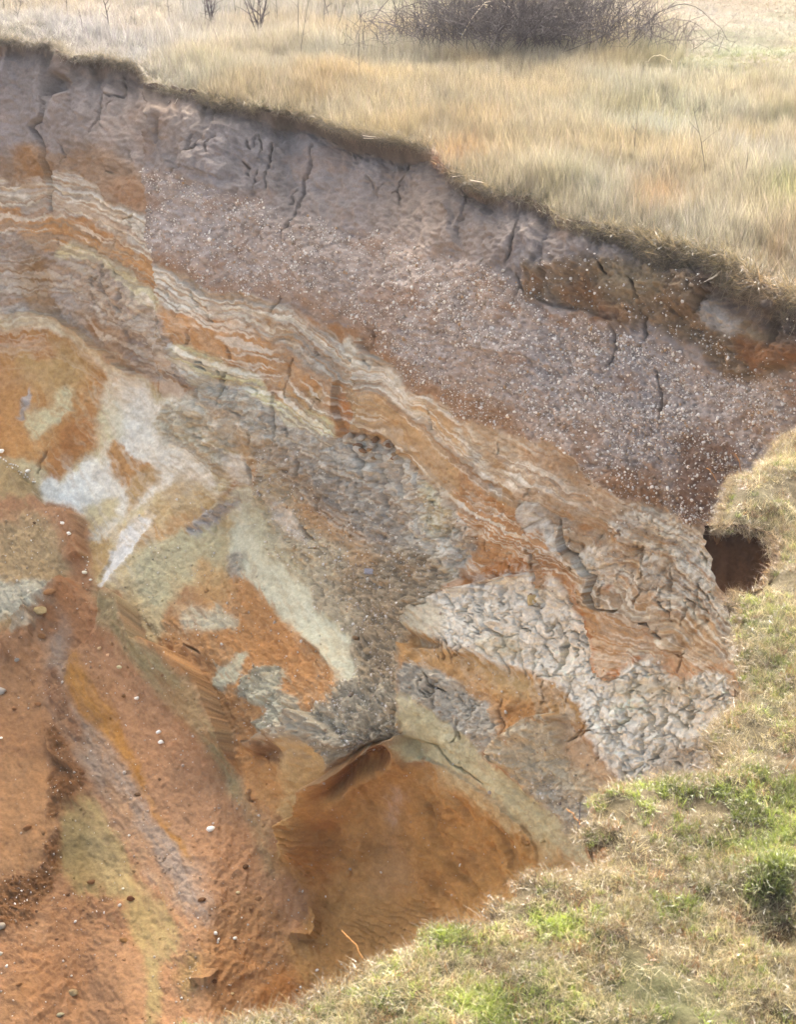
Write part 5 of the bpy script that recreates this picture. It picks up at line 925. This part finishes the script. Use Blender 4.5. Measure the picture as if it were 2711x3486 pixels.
# bramble thicket
bc = ground_at(1790, 205); bb = tag(empty('bramble_thicket', bc), 'big dark purple grey bare bramble thicket behind the golden grass', 'bramble')
L_ = []
for k in range(980):
    bx_2 = rng.normal(0, 1.1); by_2 = rng.uniform(0, 2.2); hh = rng.uniform(.5, 1.5)*math.exp(-(abs(bx_2)/2.2)**2); q = wander((bx_2, by_2, 0), (rng.normal(0, .5), rng.normal(0, .4), 1), hh*1.5, 7, .16, .06)
    L_.append(tube(q, .0065, .003, 4))
    for _ in range(2):
        i = rng.integers(2, 6); L_.append(tube(wander(q[i], (rng.normal(), rng.normal(0, .6), rng.normal(.3, .5)), rng.uniform(.2, .5), 4, .2), .004, .002, 3))
V = np.vstack([v for v, q in L_]); Q = []; o_ = 0
for v, q in L_: Q.append(q+o_); o_ += len(v)
tag(link('twigs', mesh_np('twigs', V, np.vstack(Q), M_CANE), bb), kind='stuff')
def arch(x0, y0, x1, h_, r_0, mat, dy=0):
    b0 = ground_at(x0, y0)-bc; b1 = ground_at(x1, y0)-bc; t = np.linspace(0, 1, 12)[:, None]
    P_ = b0*(1-t)+b1*t+np.array([0, 1, 0])*dy*t; P_[:, 2] = h_*4*(t*(1-t*.97))[:, 0]**1.0*.95; P_ += rng.normal(0, .012, P_.shape); link('cane', mesh_np('cane', *tube(P_, r_0, r_0*.5, 5), mat), bb)
for a in [(2140, 150, 2480, .62, .009), (2150, 160, 2440, .45, .007), (2080, 170, 2330, .4, .007), (2170, 190, 2500, .25, .006), (1300, 120, 1560, .55, .008), (1380, 140, 1180, .5, .007), (1250, 110, 1500, .7, .008), (1560, 150, 1980, .8, .009)]: arch(*a, M_CANE)
for a in [(1760, 155, 1960, .28, .008), (1560, 160, 1800, .75, .009), (1540, 130, 1740, .55, .008), (2190, 225, 2290, .16, .008), (1900, 170, 1960, .2, .008), (2080, 150, 2200, .12, .008)]: arch(*a, M_DEAD)
# loose bleached stalks caught on the rims
def stalk(p, q, lab, r_=.0035, mat=M_DEAD):
    p, q = np.array(p, float), np.array(q, float); t = np.linspace(0, 1, 7)[:, None]; P_ = p*(1-t)+q*t; P_[:, 2] += .02*np.sin(np.pi*t[:, 0]); P_ += rng.normal(0, .003, P_.shape)
    o = tag(link('dry_stalk', mesh_np('dry_stalk', *tube(P_-p, r_, r_*.6, 5), mat)), lab, 'stalk', 'bleached stalks caught on the rims'); o.location = p
for x0, y0, x1, y1, lab in [(2408, 1050, 2533, 995, 'straight white stalk sticking out below the overhanging turf on the right'), (1540, 602, 1640, 605, 'white stalk lying level on the rim right of the orange tuft'), (1600, 612, 1715, 650, 'white stalk sloping down on the rim above the grey soil'),
                            (484, 330, 520, 326, 'short white root end at the corner of the grassy ledge'), (1237, 470, 1420, 488, 'bundle-like pale straw stalk lying along the rim'), (1236, 462, 1380, 492, 'lower pale straw stalk lying along the rim'), (560, 372, 576, 345, 'short white root poking up below the grassy ledge'), (592, 362, 606, 335, 'second short white root right of the first below the ledge')]:
    Y_ = float(plane_Y(x0, rim_px(x0)))-.22; stalk(at_Y(x0, y0, Y_), at_Y(x1, y1, Y_-.05), lab)
for x0, y0, x1, y1, lab in [(1976, 2812, 1925, 2755, 'orange dry stem curling out from the lower turf edge'), (2405, 1590, 2440, 1640, 'orange dry stem at the edge above the dark hollow'), (2505, 1545, 2530, 1620, 'tall orange blade standing at the near turf corner'), (1235, 3265, 1165, 3170, 'long pale stem rising from the grass edge at the bottom'), (1970, 2820, 1976, 2735, 'grey bare twig standing at the turf edge')]:
    b = ground_at(x0, y0); stalk(b, at_Y(x1, y1, b[1]+.05), lab, .003, M_TWIG if 'grey' in lab else bark('orange_stem', alb((190, 130, 80))))

# ------------------------------------------------------------------ thin sunlit haze
hz = bpy.data.materials.new('haze'); hz.use_nodes = True; hn_ = hz.node_tree; hn_.nodes.clear(); ho = hn_.nodes.new('ShaderNodeOutputMaterial'); hv = hn_.nodes.new('ShaderNodeVolumePrincipled')
hv.inputs['Color'].default_value = (.95, .93, .90, 1); hv.inputs['Density'].default_value = .0003; hv.inputs['Anisotropy'].default_value = .35; hn_.links.new(hv.outputs[0], ho.inputs['Volume'])
a_, b_, z0, z1 = (-420, -60, -10.6), (620, 920), 0, 6.6
bv = np.array([(-420, -60, -10.8), (620, -60, -10.8), (620, 920, -10.8), (-420, 920, -10.8), (-420, -60, 6.5), (620, -60, 6.5), (620, 920, 6.5), (-420, 920, 6.5)], float)
tag(link('haze', mesh_np('haze', bv, np.array([(3, 2, 1, 0), (4, 5, 6, 7), (0, 1, 5, 4), (1, 2, 6, 5), (2, 3, 7, 6), (3, 0, 4, 7)]), hz, smooth=False)), 'thin pale haze in the air over the cliff and meadow', kind='stuff')
